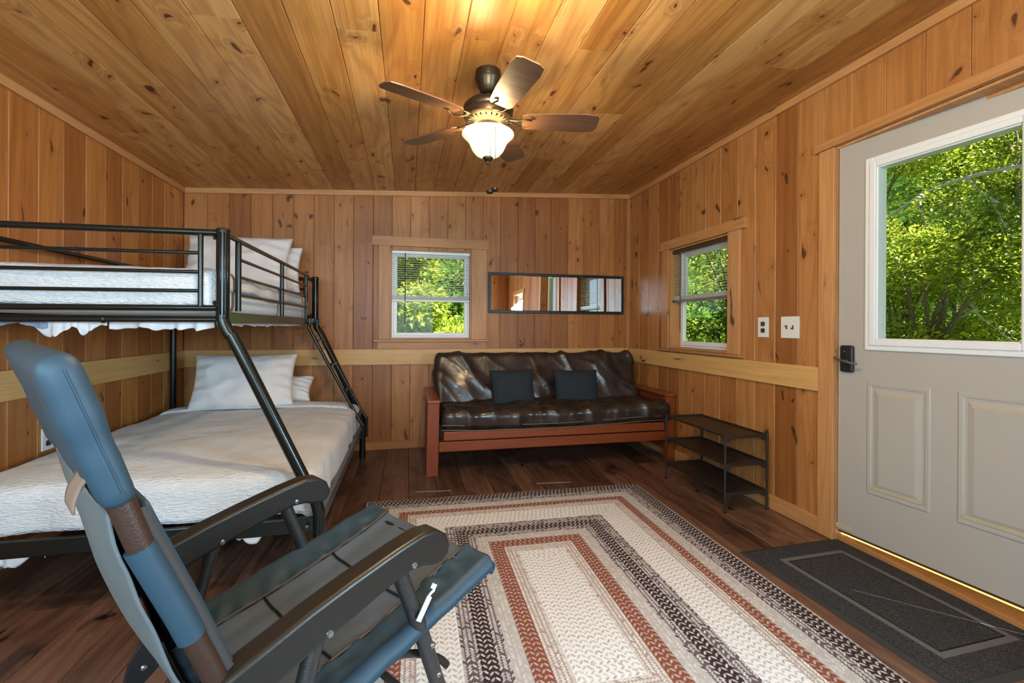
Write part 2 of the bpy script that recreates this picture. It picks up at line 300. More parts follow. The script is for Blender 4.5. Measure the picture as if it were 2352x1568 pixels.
# ------------------------------------------------------------------ mesh helpers
MW = {}
class MB:
    def __init__(s): s.v = []; s.f = []; s.r = []; s.mi = []
    def add(s, vs, fs, mi=0, rnd=None):
        b = len(s.v); rnd = rnd or (random.random(), random.random(), random.random())
        s.v += [tuple(v) for v in vs]; s.r += [rnd]*len(vs); s.f += [tuple(i+b for i in f) for f in fs]; s.mi += [mi]*len(fs); return s
    def box(s, x0, x1, y0, y1, z0, z1, mi=0, rnd=None, mat=None):
        vs = [Vector(p) for p in [(x0,y0,z0),(x1,y0,z0),(x1,y1,z0),(x0,y1,z0),(x0,y0,z1),(x1,y0,z1),(x1,y1,z1),(x0,y1,z1)]]
        if mat: vs = [mat @ v for v in vs]
        return s.add(vs, [(0,3,2,1),(4,5,6,7),(0,1,5,4),(1,2,6,5),(2,3,7,6),(3,0,4,7)], mi, rnd)
    def tube(s, pts, r, seg=12, smooth=0, flat=1.0, cap=True, mi=0):
        pts = [Vector(p) for p in pts]
        if smooth:
            out = []
            n = len(pts)
            for i in range(n-1):
                p0, p1, p2, p3 = pts[max(i-1,0)], pts[i], pts[i+1], pts[min(i+2,n-1)]
                for k in range(smooth):
                    q = k/smooth
                    out.append(.5*((2*p1)+(-p0+p2)*q+(2*p0-5*p1+4*p2-p3)*q*q+(-p0+3*p1-3*p2+p3)*q**3))
            out.append(pts[-1]); pts = out
        rr = r if isinstance(r, (list, tuple)) else None
        vs = []; fs = []; T = (pts[1]-pts[0]).normalized()
        ref = Vector((0,0,1)) if abs(T.z) < .9 else Vector((1,0,0))
        N = (ref - T*ref.dot(T)).normalized()
        for i, p in enumerate(pts):
            t_ = ((pts[min(i+1,len(pts)-1)]-pts[max(i-1,0)])).normalized()
            N = (N - t_*N.dot(t_)).normalized(); B = t_.cross(N)
            ri = r if rr is None else rr[0]+(rr[1]-rr[0])*i/(len(pts)-1)
            for k in range(seg):
                a = 2*PI*k/seg; vs.append(p + N*math.cos(a)*ri + B*math.sin(a)*ri*flat)
        for i in range(len(pts)-1):
            for k in range(seg):
                a, b = i*seg+k, i*seg+(k+1)%seg; fs.append((a, b, b+seg, a+seg))
        if cap: fs.append(tuple(range(seg))[::-1]); fs.append(tuple((len(pts)-1)*seg+k for k in range(seg)))
        return s.add(vs, fs, mi)
    def lathe(s, prof, c, seg=32, axis='Z', mi=0, cap=True):
        vs = []; fs = []
        for (r, h) in prof:
            for k in range(seg):
                a = 2*PI*k/seg; x, y = r*math.cos(a), r*math.sin(a)
                q = {'Z': (x, y, h), 'X': (h, x, y), 'Y': (x, h, y)}[axis]
                vs.append((c[0]+q[0], c[1]+q[1], c[2]+q[2]))
        n = len(prof)
        for i in range(n-1):
            for k in range(seg):
                a, b = i*seg+k, i*seg+(k+1)%seg; fs.append((a, b, b+seg, a+seg))
        if cap: fs.append(tuple(range(seg))[::-1]); fs.append(tuple((n-1)*seg+k for k in range(seg)))
        return s.add(vs, fs, mi)
    def prism(s, poly, a, b, axis='Y', mi=0):
        # poly in the two other axes; extruded from a to b along axis
        def mk(p, h): return {'Y': (p[0], h, p[1]), 'X': (h, p[0], p[1]), 'Z': (p[0], p[1], h)}[axis]
        n = len(poly); vs = [mk(p, a) for p in poly]+[mk(p, b) for p in poly]
        fs = [tuple(range(n))[::-1], tuple(range(n, 2*n))]+[(i, (i+1) % n, n+(i+1) % n, n+i) for i in range(n)]
        return s.add(vs, fs, mi)
    def grid(s, fn, nu, nv, mi=0):
        vs = [fn(i/nu, j/nv) for i in range(nu+1) for j in range(nv+1)]
        fs = [(i*(nv+1)+j, (i+1)*(nv+1)+j, (i+1)*(nv+1)+j+1, i*(nv+1)+j+1) for i in range(nu) for j in range(nv)]
        return s.add(vs, fs, mi)
    def build(s, name, mat, parent=None, smooth=False, bevel=0, bseg=2, local=False, thick=0, sub=0, angle=None, weld=False):
        me = bpy.data.meshes.new(name); me.from_pydata(s.v, [], s.f)
        at = me.attributes.new('rnd', 'FLOAT_COLOR', 'POINT')
        at.data.foreach_set('color', [c for r in s.r for c in (*r, 1.0)])
        for mm in (mat if isinstance(mat, (list, tuple)) else [mat]): me.materials.append(M[mm] if isinstance(mm, str) else mm)
        me.polygons.foreach_set('material_index', s.mi)
        bm = bmesh.new(); bm.from_mesh(me)
        if weld: bmesh.ops.remove_doubles(bm, verts=bm.verts, dist=1e-5)
        bmesh.ops.recalc_face_normals(bm, faces=bm.faces); bm.to_mesh(me); bm.free()
        if smooth:
            me.polygons.foreach_set('use_smooth', [True]*len(me.polygons))
        ob = bpy.data.objects.new(name, me); COL.objects.link(ob)
        if parent is not None:
            mw = MW[parent.name]
            if not local: me.transform(mw.inverted())
            ob.parent = parent; MW[ob.name] = mw
        elif not local:
            co = [v.co for v in me.vertices]
            xs = [c.x for c in co]; ys = [c.y for c in co]; zs = [c.z for c in co]
            o = Vector(((min(xs)+max(xs))/2, (min(ys)+max(ys))/2, min(zs)))
            mw = Matrix.Translation(o); me.transform(mw.inverted()); ob.location = o; MW[ob.name] = mw
        if thick:
            md = ob.modifiers.new('solid', 'SOLIDIFY'); md.thickness = thick; md.offset = 0
        if bevel:
            md = ob.modifiers.new('bevel', 'BEVEL'); md.width = bevel; md.segments = bseg; md.limit_method = 'ANGLE'; md.angle_limit = .6
        if sub:
            md = ob.modifiers.new('sub', 'SUBSURF'); md.levels = sub; md.render_levels = sub
        if smooth and angle:
            me.set_sharp_from_angle(angle=angle)
        return ob

def empty(name, loc=(0,0,0), rz=0, label=None, cat=None, group=None, kind=None):
    o = bpy.data.objects.new(name, None); COL.objects.link(o); o.location = loc; o.rotation_euler = (0,0,rz); o.empty_display_size = .1
    MW[o.name] = Matrix.Translation(loc) @ Matrix.Rotation(rz, 4, 'Z'); tag(o, label, cat, group, kind); return o
def tag(o, label=None, cat=None, group=None, kind=None):
    for k, v in (('label', label), ('category', cat), ('group', group), ('kind', kind)):
        if v: o[k] = v
    return o
def struct(o, label=None):
    o['kind'] = 'structure'
    if label: o['label'] = label
    return o

def rounded_box(mb, c, size, r, step, disp=None, mat=None):
    """closed rounded box with a vertex lattice; disp(p, n) -> offset vector"""
    hx, hy, hz = (x/2 for x in size); idx = {}; vs = []; fs = []
    def lin(h):
        n = max(4, int(2*h/step)); return [-h + 2*h*i/n for i in range(n+1)]
    L = [lin(hx), lin(hy), lin(hz)]
    def vert(p):
        k = tuple(round(x, 5) for x in p)
        if k in idx: return idx[k]
        q = Vector(p); inn = Vector((max(-hx+r, min(hx-r, q.x)), max(-hy+r, min(hy-r, q.y)), max(-hz+r, min(hz-r, q.z))))
        n = (q-inn)
        if n.length < 1e-6: n = Vector((0,0,1))
        n.normalize(); pos = inn + n*r
        if disp: pos = pos + disp(pos, n)
        idx[k] = len(vs); vs.append(pos + Vector(c) if not mat else mat @ pos); return idx[k]
    for a in range(3):
        b, e = (a+1) % 3, (a+2) % 3
        for sgn in (-1, 1):
            h = (hx, hy, hz)[a]*sgn
            for i in range(len(L[b])-1):
                for j in range(len(L[e])-1):
                    q = []
                    for (di, dj) in ((0,0),(1,0),(1,1),(0,1)):
                        p = [0,0,0]; p[a] = h; p[b] = L[b][i+di]; p[e] = L[e][j+dj]; q.append(vert(p))
                    fs.append(tuple(q) if sgn > 0 else tuple(q[::-1]))
    mb.add(vs, fs); return mb

def nz(p, s=1.0): return noise.noise(Vector(p)*s)

# ------------------------------------------------------------------ room shell
XL, XR, YB, YF = -1.83, 2.228, 4.325, -1.60
SL = .055
def cz_(x): return 2.268 + SL*(x-XL)          # ceiling height: shed roof rising to the right
TH = .018; BK = .10

def split(rects, hole):
    out = []
    for (a0, a1, b0, b1) in rects:
        h0, h1, k0, k1 = hole
        if h1 <= a0 or h0 >= a1 or k1 <= b0 or k0 >= b1: out.append((a0, a1, b0, b1)); continue
        if a0 < h0: out.append((a0, h0, b0, b1))
        if a1 > h1: out.append((h1, a1, b0, b1))
        m0, m1 = max(a0, h0), min(a1, h1)
        if b0 < k0: out.append((m0, m1, b0, k0))
        if b1 > k1: out.append((m0, m1, k1, b1))
    return out

def board_wall(name, mat, axis, plane, sign, u0, u1, top, pitch, start, holes, widths=None):
    """axis 'X': boards face Y at y=plane; axis 'Y': boards face X at x=plane; sign = direction towards the outside"""
    mb = MB(); g = []
    x = start
    while x > u0: x -= pitch
    while x < u1:
        g.append(x); x += pitch*(1+random.uniform(-.03, .03))
    g = [u0]+[q for q in g if u0+.02 < q < u1-.02]+[u1]
    def pt(u, d, z): return (u, plane+sign*d, z) if axis == 'X' else (plane+sign*d, u, z)
    for a, b in zip(g[:-1], g[1:]):
        rnd = (random.random(), random.random(), random.random())
        rects = [(a, b, 0.0, 9.0)]
        for h in holes: rects = split(rects, h)
        for (p, q, z0, z1) in rects:
            e0 = .0035 if abs(p-a) < 1e-6 else 0; e1 = .0035 if abs(q-b) < 1e-6 else 0
            gp = .0006
            t0 = min(z1, top(p)); t1 = min(z1, top(q))
            sec = [(p+gp*(e0 > 0), TH), (p+gp*(e0 > 0), e0), (p+e0+gp, 0), (q-e1-gp, 0), (q-gp*(e1 > 0), e1), (q-gp*(e1 > 0), TH)]
            vs = [pt(u, d, z0) for u, d in sec]+[pt(u, d, t0+(t1-t0)*(u-p)/(q-p)) for u, d in sec]
            n = 6; fs = [tuple(range(n)), tuple(range(n, 2*n))[::-1]]+[(i, (i+1) % n, n+(i+1) % n, n+i) for i in range(n)]
            mb.add(vs, fs, 0, rnd)
    rects = [(u0-.05, u1+.05, -.02, 9.0)]
    for h in holes: rects = split(rects, h)
    for (p, q, z0, z1) in rects:
        t0 = min(z1, top(p)+.06); t1 = min(z1, top(q)+.06)
        vs = [pt(p, TH, z0), pt(q, TH, z0), pt(q, BK, z0), pt(p, BK, z0), pt(p, TH, t0), pt(q, TH, t1), pt(q, BK, t1), pt(p, BK, t0)]
        mb.add(vs, [(0,3,2,1),(4,5,6,7),(0,1,5,4),(1,2,6,5),(2,3,7,6),(3,0,4,7)], 1)
    return struct(mb.build(name, [mat, 'ext']))

W1 = (-.163, .585, 1.002, 1.835)      # back window opening
W2 = (2.826, 3.590, .943, 1.802)      # right window opening
DR = (1.070, 1.993, -.02, 2.095)      # door opening
W3 = (-.95, -.20, .943, 1.802)        # right wall, seen in the mirror
W4 = (-1.30, .60, .90, 2.00)          # added window in the wall behind the viewpoint
W5 = (-.90, .20, .90, 2.00)           # added window in the left wall, beside the viewpoint
board_wall('wall_back', 'wall_b', 'X', YB, 1, XL, XR, cz_, .170, -1.654, [W1])
board_wall('wall_right', 'wall_r', 'Y', XR, 1, YF, YB, lambda u: cz_(XR), .172, 2.085, [W2, DR, W3])
board_wall('wall_left', 'wall_s', 'Y', XL, -1, YF, YB, lambda u: cz_(XL), .174, 2.60, [W5])
board_wall('wall_front', 'wall_b', 'X', YF, -1, XL, XR, cz_, .170, -1.6, [W4])

# ceiling boards, running front to back, with staggered end joints
mb = MB(); xs = [XL]; x = -1.352-.176*2
while x < XR-.03:
    xs.append(x); x += .176
xs.append(XR)
fixed = {-.82: [1.993], -1.35: [2.585], -1.00: [3.22], -.46: [3.222], -.28: [1.998], .065: [3.216], .24: [1.993], .765: [1.99], -1.70: [3.189], 1.12: [2.6], 1.47: [3.2, 1.4], .94: [3.4], 1.82: [2.0]}
for a, b in zip(xs[:-1], xs[1:]):
    js = None
    for k, v in fixed.items():
        if abs(a-k) < .05: js = list(v)
    if js is None: js = [random.choice([.17, .78, 1.39])]
    js = sorted([YF-.05]+js+[.2+random.uniform(-.5, .5)]+[YB+.05]); js = [j for i, j in enumerate(js) if i == 0 or j-js[i-1] > .4]
    for y0, y1 in zip(js[:-1], js[1:]):
        e = .0035; sec = [(a+.0004, TH), (a+.0004, e), (a+e, 0), (b-e, 0), (b-.0004, e), (b-.0004, TH)]
        vs = [(u, y0+.0008, cz_(u)+d) for u, d in sec]+[(u, y1-.0008, cz_(u)+d) for u, d in sec]
        mb.add(vs, [tuple(range(6)), tuple(range(6, 12))[::-1]]+[(i, (i+1) % 6, 6+(i+1) % 6, 6+i) for i in range(6)])
def slab(mb, x0, x1, y0, y1, d0, d1, mi=0):
    vs = [(x, y, cz_(x)+d) for d in (d0, d1) for x, y in ((x0,y0),(x1,y0),(x1,y1),(x0,y1))]
    mb.add(vs, [(0,3,2,1),(4,5,6,7),(0,1,5,4),(1,2,6,5),(2,3,7,6),(3,0,4,7)], mi)
slab(mb, XL-.1, XR+.1, YF-.1, YB+.1, TH, .06, 1)
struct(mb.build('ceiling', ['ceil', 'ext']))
mb = MB(); slab(mb, XL-.6, XR+1.0, YF-.8, YB+.35, .065, .16); struct(mb.build('roof', 'roof'))  # unseen roof; overhang widened to keep the sun out of the windows

# floor planks
mb = MB(); x = XL-.02; xs = []
while x < XR+.02: xs.append(x); x += random.choice([.165, .19, .205])
xs.append(XR+.13)
for a, b in zip(xs[:-1], xs[1:]):
    js = [YF-.05]; y = YF+random.uniform(.3, 1.6)
    while y < YB-.3: js.append(y); y += random.uniform(1.2, 2.6)
    js.append(YB+.05)
    for y0, y1 in zip(js[:-1], js[1:]):
        g = .0012; e = .0015
        sec = [(a+g, -.02), (a+g, -e), (a+g+e, 0), (b-g-e, 0), (b-g, -e), (b-g, -.02)]
        vs = [(u, y0+g, z) for u, z in sec]+[(u, y1-g, z) for u, z in sec]
        mb.add(vs, [tuple(range(6)), tuple(range(6, 12))[::-1]]+[(i, (i+1) % 6, 6+(i+1) % 6, 6+i) for i in range(6)])
mb.box(XL-.1, XR+.12, YF-.1, YB+.1, -.10, -.02, 1)
struct(mb.build('floor', ['floor', 'black']))

# trims
def trim(name, mat, boxes, label=None, bevel=.002):
    mb = MB()
    for b in boxes: mb.box(*b)
    return struct(mb.build(name, mat, bevel=bevel, bseg=2), label)
trim('baseboard_back', 'case_x', [(XL, XR-.001, YB-.018, YB-.0005, .001, .072)])
trim('baseboard_right', 'case_y', [(XR-.018, XR-.0005, 2.086, YB-.019, .001, .088)])
trim('baseboard_left', 'case_y', [(XL+.0005, XL+.018, YF+.02, YB-.019, .001, .072)])
trim('trim_1', 'pale_x', [(XL+.001, XR-.022, YB-.020, YB-.0005, .772, .912)], 'pale pine rail across the back wall')
trim('trim_2', 'pale_y', [(XR-.020, XR-.0005, 2.086, YB-.022, .780, .912)], 'pale pine rail along the right wall')
trim('trim_3', 'pale_y', [(XL+.0005, XL+.020, YF+.02, YB-.022, .768, .910)], 'pale pine rail along the left wall')
trim('trim_4', 'case_zx', [(XR-.045, XR-.001, YB-.016, YB-.0005, .912, cz_(XR)-.05)], 'narrow upright corner strip')
def crown(name, mat, pts):
    mb = MB(); mb.add(pts, [(0,3,2,1),(4,5,6,7),(0,1,5,4),(1,2,6,5),(2,3,7,6),(3,0,4,7)]); struct(mb.build(name, mat, bevel=.002))
h = .046; dd = .018
crown('trim_5', 'case_x', [(x, y, cz_(x)-z-.0006) for z in (h, 0) for x, y in ((XL, YB-dd), (XR, YB-dd), (XR, YB-.0005), (XL, YB-.0005))])
crown('trim_6', 'case_y', [(x, y, cz_(XL)-z-.0006) for z in (h, -.0005) for x, y in ((XL+.0005, YF), (XL+dd, YF), (XL+dd, YB-dd), (XL+.0005, YB-dd))])
crown('trim_7', 'case_y', [(x, y, cz_(XR)-z-.0012) for z in (h, .0003) for x, y in ((XR-dd, YF), (XR-.0005, YF), (XR-.0005, YB-dd), (XR-dd, YB-dd))])

# ------------------------------------------------------------------ windows
def window_at(name, O, ux, out, u0, u1, z0, z1, header, stool, side, apron, casex, casez, jamb, fr, zmid, sash_d, jdepth=.10, label=None):
    """O origin corner; ux = unit vector along the wall (viewed from inside, left to right), out = unit vector to the outside"""
    root = empty(name, tuple(O + ux*((u0+u1)/2) + U*z0), 0, kind='structure')
    if label: root['label'] = label
    def bx(mb, a0, a1, d0, d1, b0, b1, mi=0):
        vs = [O + ux*a + out*d + U*b for b in (b0, b1) for a, d in ((a0,d0),(a1,d0),(a1,d1),(a0,d1))]
        mb.add(vs, [(0,3,2,1),(4,5,6,7),(0,1,5,4),(1,2,6,5),(2,3,7,6),(3,0,4,7)], mi)
    t_ = .012
    mb = MB(); bx(mb, header[0], header[1], -.024, -.0005, header[2], header[3]); mb.build('header_board', casex, root, bevel=.002)
    for a, b in side:
        mb = MB(); bx(mb, a, b, -.018, -.0005, z0-.001, header[2]); mb.build('side_board', casez, root, bevel=.002)
    mb = MB(); bx(mb, stool[0], stool[1], -.038, .0, z0-.022, z0-.002); bx(mb, u0+.001, u1-.001, 0, jdepth, z0-.002-.01, z0+t_); mb.build('sill', casex, root, bevel=.003)
    if apron:
        mb = MB(); bx(mb, apron[0], apron[1], -.016, -.0005, apron[2], z0-.023); mb.build('apron', casex, root, bevel=.002)
    mb = MB(); bx(mb, u0+.001, u0+t_, 0, jdepth, z0+t_, z1-.001); bx(mb, u1-t_, u1-.001, 0, jdepth, z0+t_, z1-.001); bx(mb, u0+t_, u1-t_, 0, jdepth, z1-t_, z1-.001)
    mb.build('jamb', jamb, root, bevel=.001)
    # vinyl unit
    a0, a1, b0, b1 = u0+t_+.001, u1-t_-.001, z0+t_+.001, z1-t_-.001
    f = fr
    mb = MB(); d0, d1 = sash_d, sash_d+.045
    bx(mb, a0, a0+f*.5, d0, d1, b0, b1); bx(mb, a1-f*.5, a1, d0, d1, b0, b1); bx(mb, a0+f*.5, a1-f*.5, d0, d1, b0, b0+f*.5); bx(mb, a0+f*.5, a1-f*.5, d0, d1, b1-f*.5, b1)
    mb.build('window_frame', 'vinyl', root, bevel=.002)
    A0, A1 = a0+f*.5, a1-f*.5
    for (lo, hi, dd0) in ((b0+f*.5, zmid+.02, sash_d-.012), (zmid-.02, b1-f*.5, sash_d+.014)):
        mb = MB(); s_ = f*.85; e0, e1 = dd0, dd0+.024
        bx(mb, A0, A0+s_, e0, e1, lo, hi); bx(mb, A1-s_, A1, e0, e1, lo, hi); bx(mb, A0+s_, A1-s_, e0, e1, lo, lo+s_); bx(mb, A0+s_, A1-s_, e0, e1, hi-s_, hi)
        sa = mb.build('sash', 'vinyl', root, bevel=.003)
        mb = MB(); bx(mb, A0+s_-.003, A1-s_+.003, dd0+.011, dd0+.014, lo+s_-.003, hi-s_+.003); mb.build('pane', 'glass', sa)
    return root
VX, VY = Vector((1,0,0)), Vector((0,1,0))
window_at('window_1', Vector((0, YB, 0)), VX, VY, W1[0], W1[1], W1[2], W1[3], (-.322, .752, 1.857, 1.943), (-.306, .741), [(-.263, W1[0]+.001), (W1[1]-.001, .731)], (-.27, .725, .913), 'case_x', 'case_zx', 'case_zx', .036, 1.385, .055, label='white double-hung window in the back wall')
# right wall: viewed from inside, left to right is -Y
window_at('window_2', Vector((XR, 0, 0)), -VY, VX, -W2[1], -W2[0], W2[2], W2[3], (-3.715, -2.652, 1.804, 1.882), (-3.735, -2.681), [(-3.69, -W2[1]+.001), (-W2[0]-.001, -2.709)], None, 'case_y', 'case_zy', 'case_zy',   .040, 1.365, .100, jdepth=.16, label='white double-hung window in the right wall near the corner')
window_at('window_3', Vector((XR, 0, 0)), -VY, VX, -W3[1], -W3[0], W3[2], W3[3], (.10, 1.05, 1.804, 1.882), (.10, 1.05), [(.13, .201), (.949, 1.02)], None, 'case_y', 'case_zy', 'case_zy', .040, 1.365, .068, jdepth=.125)
window_at('added_window_4', Vector((0, YF, 0)), -VX, -VY, -W4[1], -W4[0], W4[2], W4[3], (-.75, 1.45, 2.001, 2.08), (-.75, 1.45), [(-.71, -.599), (1.299, 1.41)], None, 'case_x', 'case_zx', 'case_zx', .036, 1.45, .06)  # unseen rear window, added for the light it lets in
window_at('added_window_5', Vector((XL, 0, 0)), VY, -VX, W5[0], W5[1], W5[2], W5[3], (-1.05, .35, 2.001, 2.08), (-1.05, .35), [(-1.01, -.899), (.199, .31)], None, 'case_y', 'case_zy', 'case_zy', .036, 1.45, .06)  # unseen left window, added to bring more light to the room

# mini blinds
def blind(name, O, ux, out, a0, a1, ztop, zbot, d, tilt, mats, wand_a, wand_z, label, sp=.0205, cords=True):
    root = empty(name, tuple(O + ux*((a0+a1)/2) + out*d + U*(zbot)), 0, label, 'blind')
    def bx(mb, p0, p1, e0, e1, b0, b1):
        vs = [O + ux*a + out*e + U*b for b in (b0, b1) for a, e in ((p0,e0),(p1,e0),(p1,e1),(p0,e1))]
        mb.add(vs, [(0,3,2,1),(4,5,6,7),(0,1,5,4),(1,2,6,5),(2,3,7,6),(3,0,4,7)])
    mb = MB(); bx(mb, a0, a1, d-.013, d+.013, ztop-.026, ztop); mb.build('headrail', mats[1], root, bevel=.002)
    mb = MB(); z = ztop-.04
    while z > zbot+.055:
        h_ = .0125; c_, s_ = math.cos(tilt)*h_, math.sin(tilt)*h_
        pr = [(-c_, -s_), (-c_*.4, -s_*.4+.0016), (c_*.4, s_*.4+.0016), (c_, s_)]
        vs = []
        for a in (a0+.003, a1-.003):
            for dz in (0, .0007): vs += [O + ux*a + out*(d+p) + U*(z+q+dz) for p, q in pr]
        fs = [(0,1,9,8),(1,2,10,9),(2,3,11,10),(4,12,13,5),(5,13,14,6),(6,14,15,7),(0,8,12,4),(3,7,15,11),(0,4,5,1),(1,5,6,2),(2,6,7,3),(8,9,13,12),(9,10,14,13),(10,11,15,14)]
        mb.add(vs, fs); z -= sp
    # the gathered slats just above the bottom rail
    for k in range(12): bx(mb, a0+.003, a1-.003, d-.0125, d+.0125, zbot+.017+k*.0028, zbot+.0183+k*.0028)
    mb.build('slats', mats[0], root)
    mb = MB(); bx(mb, a0, a1, d-.013, d+.013, zbot, zbot+.016); mb.build('bottom_rail', mats[1], root, bevel=.003)
    for f in (.18, .80):
        mb = MB(); a = a0+(a1-a0)*f
        for e in (-.0135, .0135): mb.tube([O+ux*a+out*(d+e)+U*(zbot+.01), O+ux*a+out*(d+e)+U*(ztop-.02)], .0006, 5)
        mb.build('ladder_cord', 'slat_w' if mats[0] == 'slat_w' else 'slat_b', root)
    mb = MB(); mb.tube([O+ux*wand_a+out*(d-.022)+U*(ztop-.02), O+ux*wand_a+out*(d-.022)+U*wand_z], .0035, 8); mb.build('wand', 'black', root)
    return root
blind('mini_blind', Vector((0, YB, 0)), VX, VY, -.147, .570, 1.820, 1.352, .022, .26, ('slat_w', 'slat_w'), -.029, 1.14, 'white mini blind half lowered in the back wall window')
blind('mini_blind', Vector((XR, 0, 0)), -VY, VX, -3.574, -2.842, 1.786, 1.345, .030, .30, ('slat_b', 'brownrail'), -3.44, 1.09, 'tan mini blind with dark brown rails in the right wall window')
mb = MB(); mb.tube([(XR+.012, 3.44, 1.345), (XR+.004, 3.52, 1.14), (XR-.012, 3.575, .9445)], .0022, 6); o = mb.build('pull_cord', M['case_y'], bevel=0)
tag(o, 'orange pull cord slanting down to the right window sill', 'cord')

# ------------------------------------------------------------------ door
trim('trim_8', 'case_zy', [(XR-.020, XR-.0005, 1.995, 2.085, .001, 2.094)], 'upright pine casing on the left of the door')
trim('trim_9', 'case_y', [(XR-.030, XR-.0005, .93, 2.112, 2.096, 2.142)], 'pine header board over the door')
trim('trim_10', 'case_zy', [(XR-.020, XR-.0005, .978, 1.068, .001, 2.094)], 'upright pine casing on the right of the door')
mb = MB(); mb.box(XR+.001, XR+.12, 1.9925, 1.9935+.012, .0, 2.094); mb.box(XR+.001, XR+.12, 1.058, 1.0705, .0, 2.094); mb.box(XR+.001, XR+.12, 1.0705, 1.9925, 2.083, 2.0945)
mb.box(XR+.075, XR+.095, 1.978, 1.9925, .03, 2.083); mb.box(XR+.075, XR+.095, 1.0705, 1.085, .03, 2.083); mb.box(XR+.075, XR+.095, 1.085, 1.978, 2.066, 2.083)
struct(mb.build('trim_11', 'case_zy', bevel=.001), 'pine jamb round the door')
mb = MB(); mb.box(XR+.012, XR+.16, 1.071, 1.992, .0005, .030); struct(mb.build('trim_12', 'case_y', bevel=.004), 'worn wooden threshold under the door')
# the door slab hangs slightly ajar: local x runs from the hinge to the latch edge, local y towards the room
hx, hy = 2.338, 1.083; lx, ly = 2.236, 1.985
ang = math.atan2(ly-hy, lx-hx); DWID = math.hypot(lx-hx, ly-hy)
door = empty('door_1', (hx, hy, .062), ang, kind='structure'); door['label'] = 'grey-white panelled door with a large glass light, slightly ajar'
DH = 2.022; DT = .044
def dl(y): return (ly-y)/(ly-hy)*DWID      # distance from latch for a world Y measured on the wall plane
def door_boxes(mb, x0, x1, y0, y1, z0, z1, mi=0): mb.box(x0, x1, y0, y1, z0, z1, mi)
# glass light opening in door coordinates (x from hinge)
gx0, gx1, gz0, gz1 = .185, .730, 1.00, 1.875
mb = MB()
for r_ in split([(0, DWID, 0, DH)], (gx0, gx1, gz0, gz1)): mb.box(r_[0], r_[1], -DT, 0, r_[2], r_[3])
mb.build('door_slab', 'door', door, local=True)
def ring(mb, x0, x1, z0, z1, wdt, y0, y1):
    mb.box(x0-wdt, x0, y0, y1, z0-wdt, z1+wdt); mb.box(x1, x1+wdt, y0, y1, z0-wdt, z1+wdt); mb.box(x0, x1, y0, y1, z0-wdt, z0); mb.box(x0, x1, y0, y1, z1, z1+wdt)
mb = MB(); ring(mb, gx0-.002, gx1+.002, gz0-.002, gz1+.002, .040, .0002, .012); ring(mb, gx0+.012, gx1-.012, gz0+.012, gz1-.012, .030, .0, .020); ring(mb, gx0+.018, gx1-.018, gz0+.018, gz1-.018, .018, -.055, .010)
lite = mb.build('glass_frame', 'doorwhite', door, local=True, bevel=.005, bseg=3)
mb = MB(); mb.box(gx0+.015, gx1-.015, -.026, -.020, gz0+.015, gz1-.015); mb.build('pane', 'glass', lite, local=True)
def panel(x0, x1, z0, z1):
    mb = MB()
    def loop(i, y): return [(x0+i, y, z0+i), (x1-i, y, z0+i), (x1-i, y, z1-i), (x0+i, y, z1-i)]
    ls = [loop(0, .0008), loop(.006, .005), (loop(.018, .0045)), loop(.026, .0012), loop(.034, .0012), loop(.058, .0075)]
    vs = [p for l in ls for p in l]; fs = []
    for k in range(len(ls)-1):
        for i in range(4): fs.append((k*4+i, k*4+(i+1) % 4, k*4+4+(i+1) % 4, k*4+4+i))
    fs.append(tuple((len(ls)-1)*4+i for i in range(4))); fs.append((3, 2, 1, 0))
    mb.add(vs, fs); p_ = mb.build('raised_panel', 'door', door, local=True)
    mb = MB(); mb.box(x0+.03, x1-.02, .0075, .0082, z0+.028, z0+.046); mb.box(x0+.05, x1-.05, .0075, .0082, z1-.062, z1-.052); mb.build('yellowed_stain', 'scuff', p_, local=True)
panel(.495, .765, .240, .800); panel(.130, .400, .240, .800)
# lever lock
mb = MB(); z0, z1 = .838, .978; xc_ = DWID-.052
mb.box(xc_-.034, xc_+.034, .0003, .022, z0, z1); lock = mb.build('lock_plate', 'lockblk', door, local=True, bevel=.012, bseg=4)
mb = MB(); mb.lathe([(.014, .020), (.016, .030), (.011, .036), (.011, .052)], (xc_, 0, .897), 20, 'Y'); mb.build('lever_hub', 'lockblk', lock, local=True, smooth=True, angle=.6)
mb = MB(); mb.tube([(xc_+.038, .052, .915), (xc_+.022, .055, .908), (xc_, .056, .900), (xc_-.03, .056, .893), (xc_-.06, .054, .889), (xc_-.074, .050, .892)], .0068, 10, 5, .6); mb.build('lever', 'satin', lock, local=True, smooth=True)
mb = MB(); mb.lathe([(.007, .0), (.0085, .020), (.0085, .028), (.004, .032)], (xc_+.008, 0, .945), 16, 'Y'); mb.box(xc_+.004, xc_+.012, .028, .034, .932, .958); mb.build('thumb_turn', 'lockblk', lock, local=True, smooth=True, angle=.6)
mb = MB(); mb.box(DWID-.075, DWID+.006, .0005, .008, .010, .035); mb.build('corner_guard', 'scuff', door, local=True, bevel=.002)
mb = MB(); mb.box(0, DWID, -.040, -.004, -.012, .0); mb.build('door_sweep', 'brownrail', door, local=True)

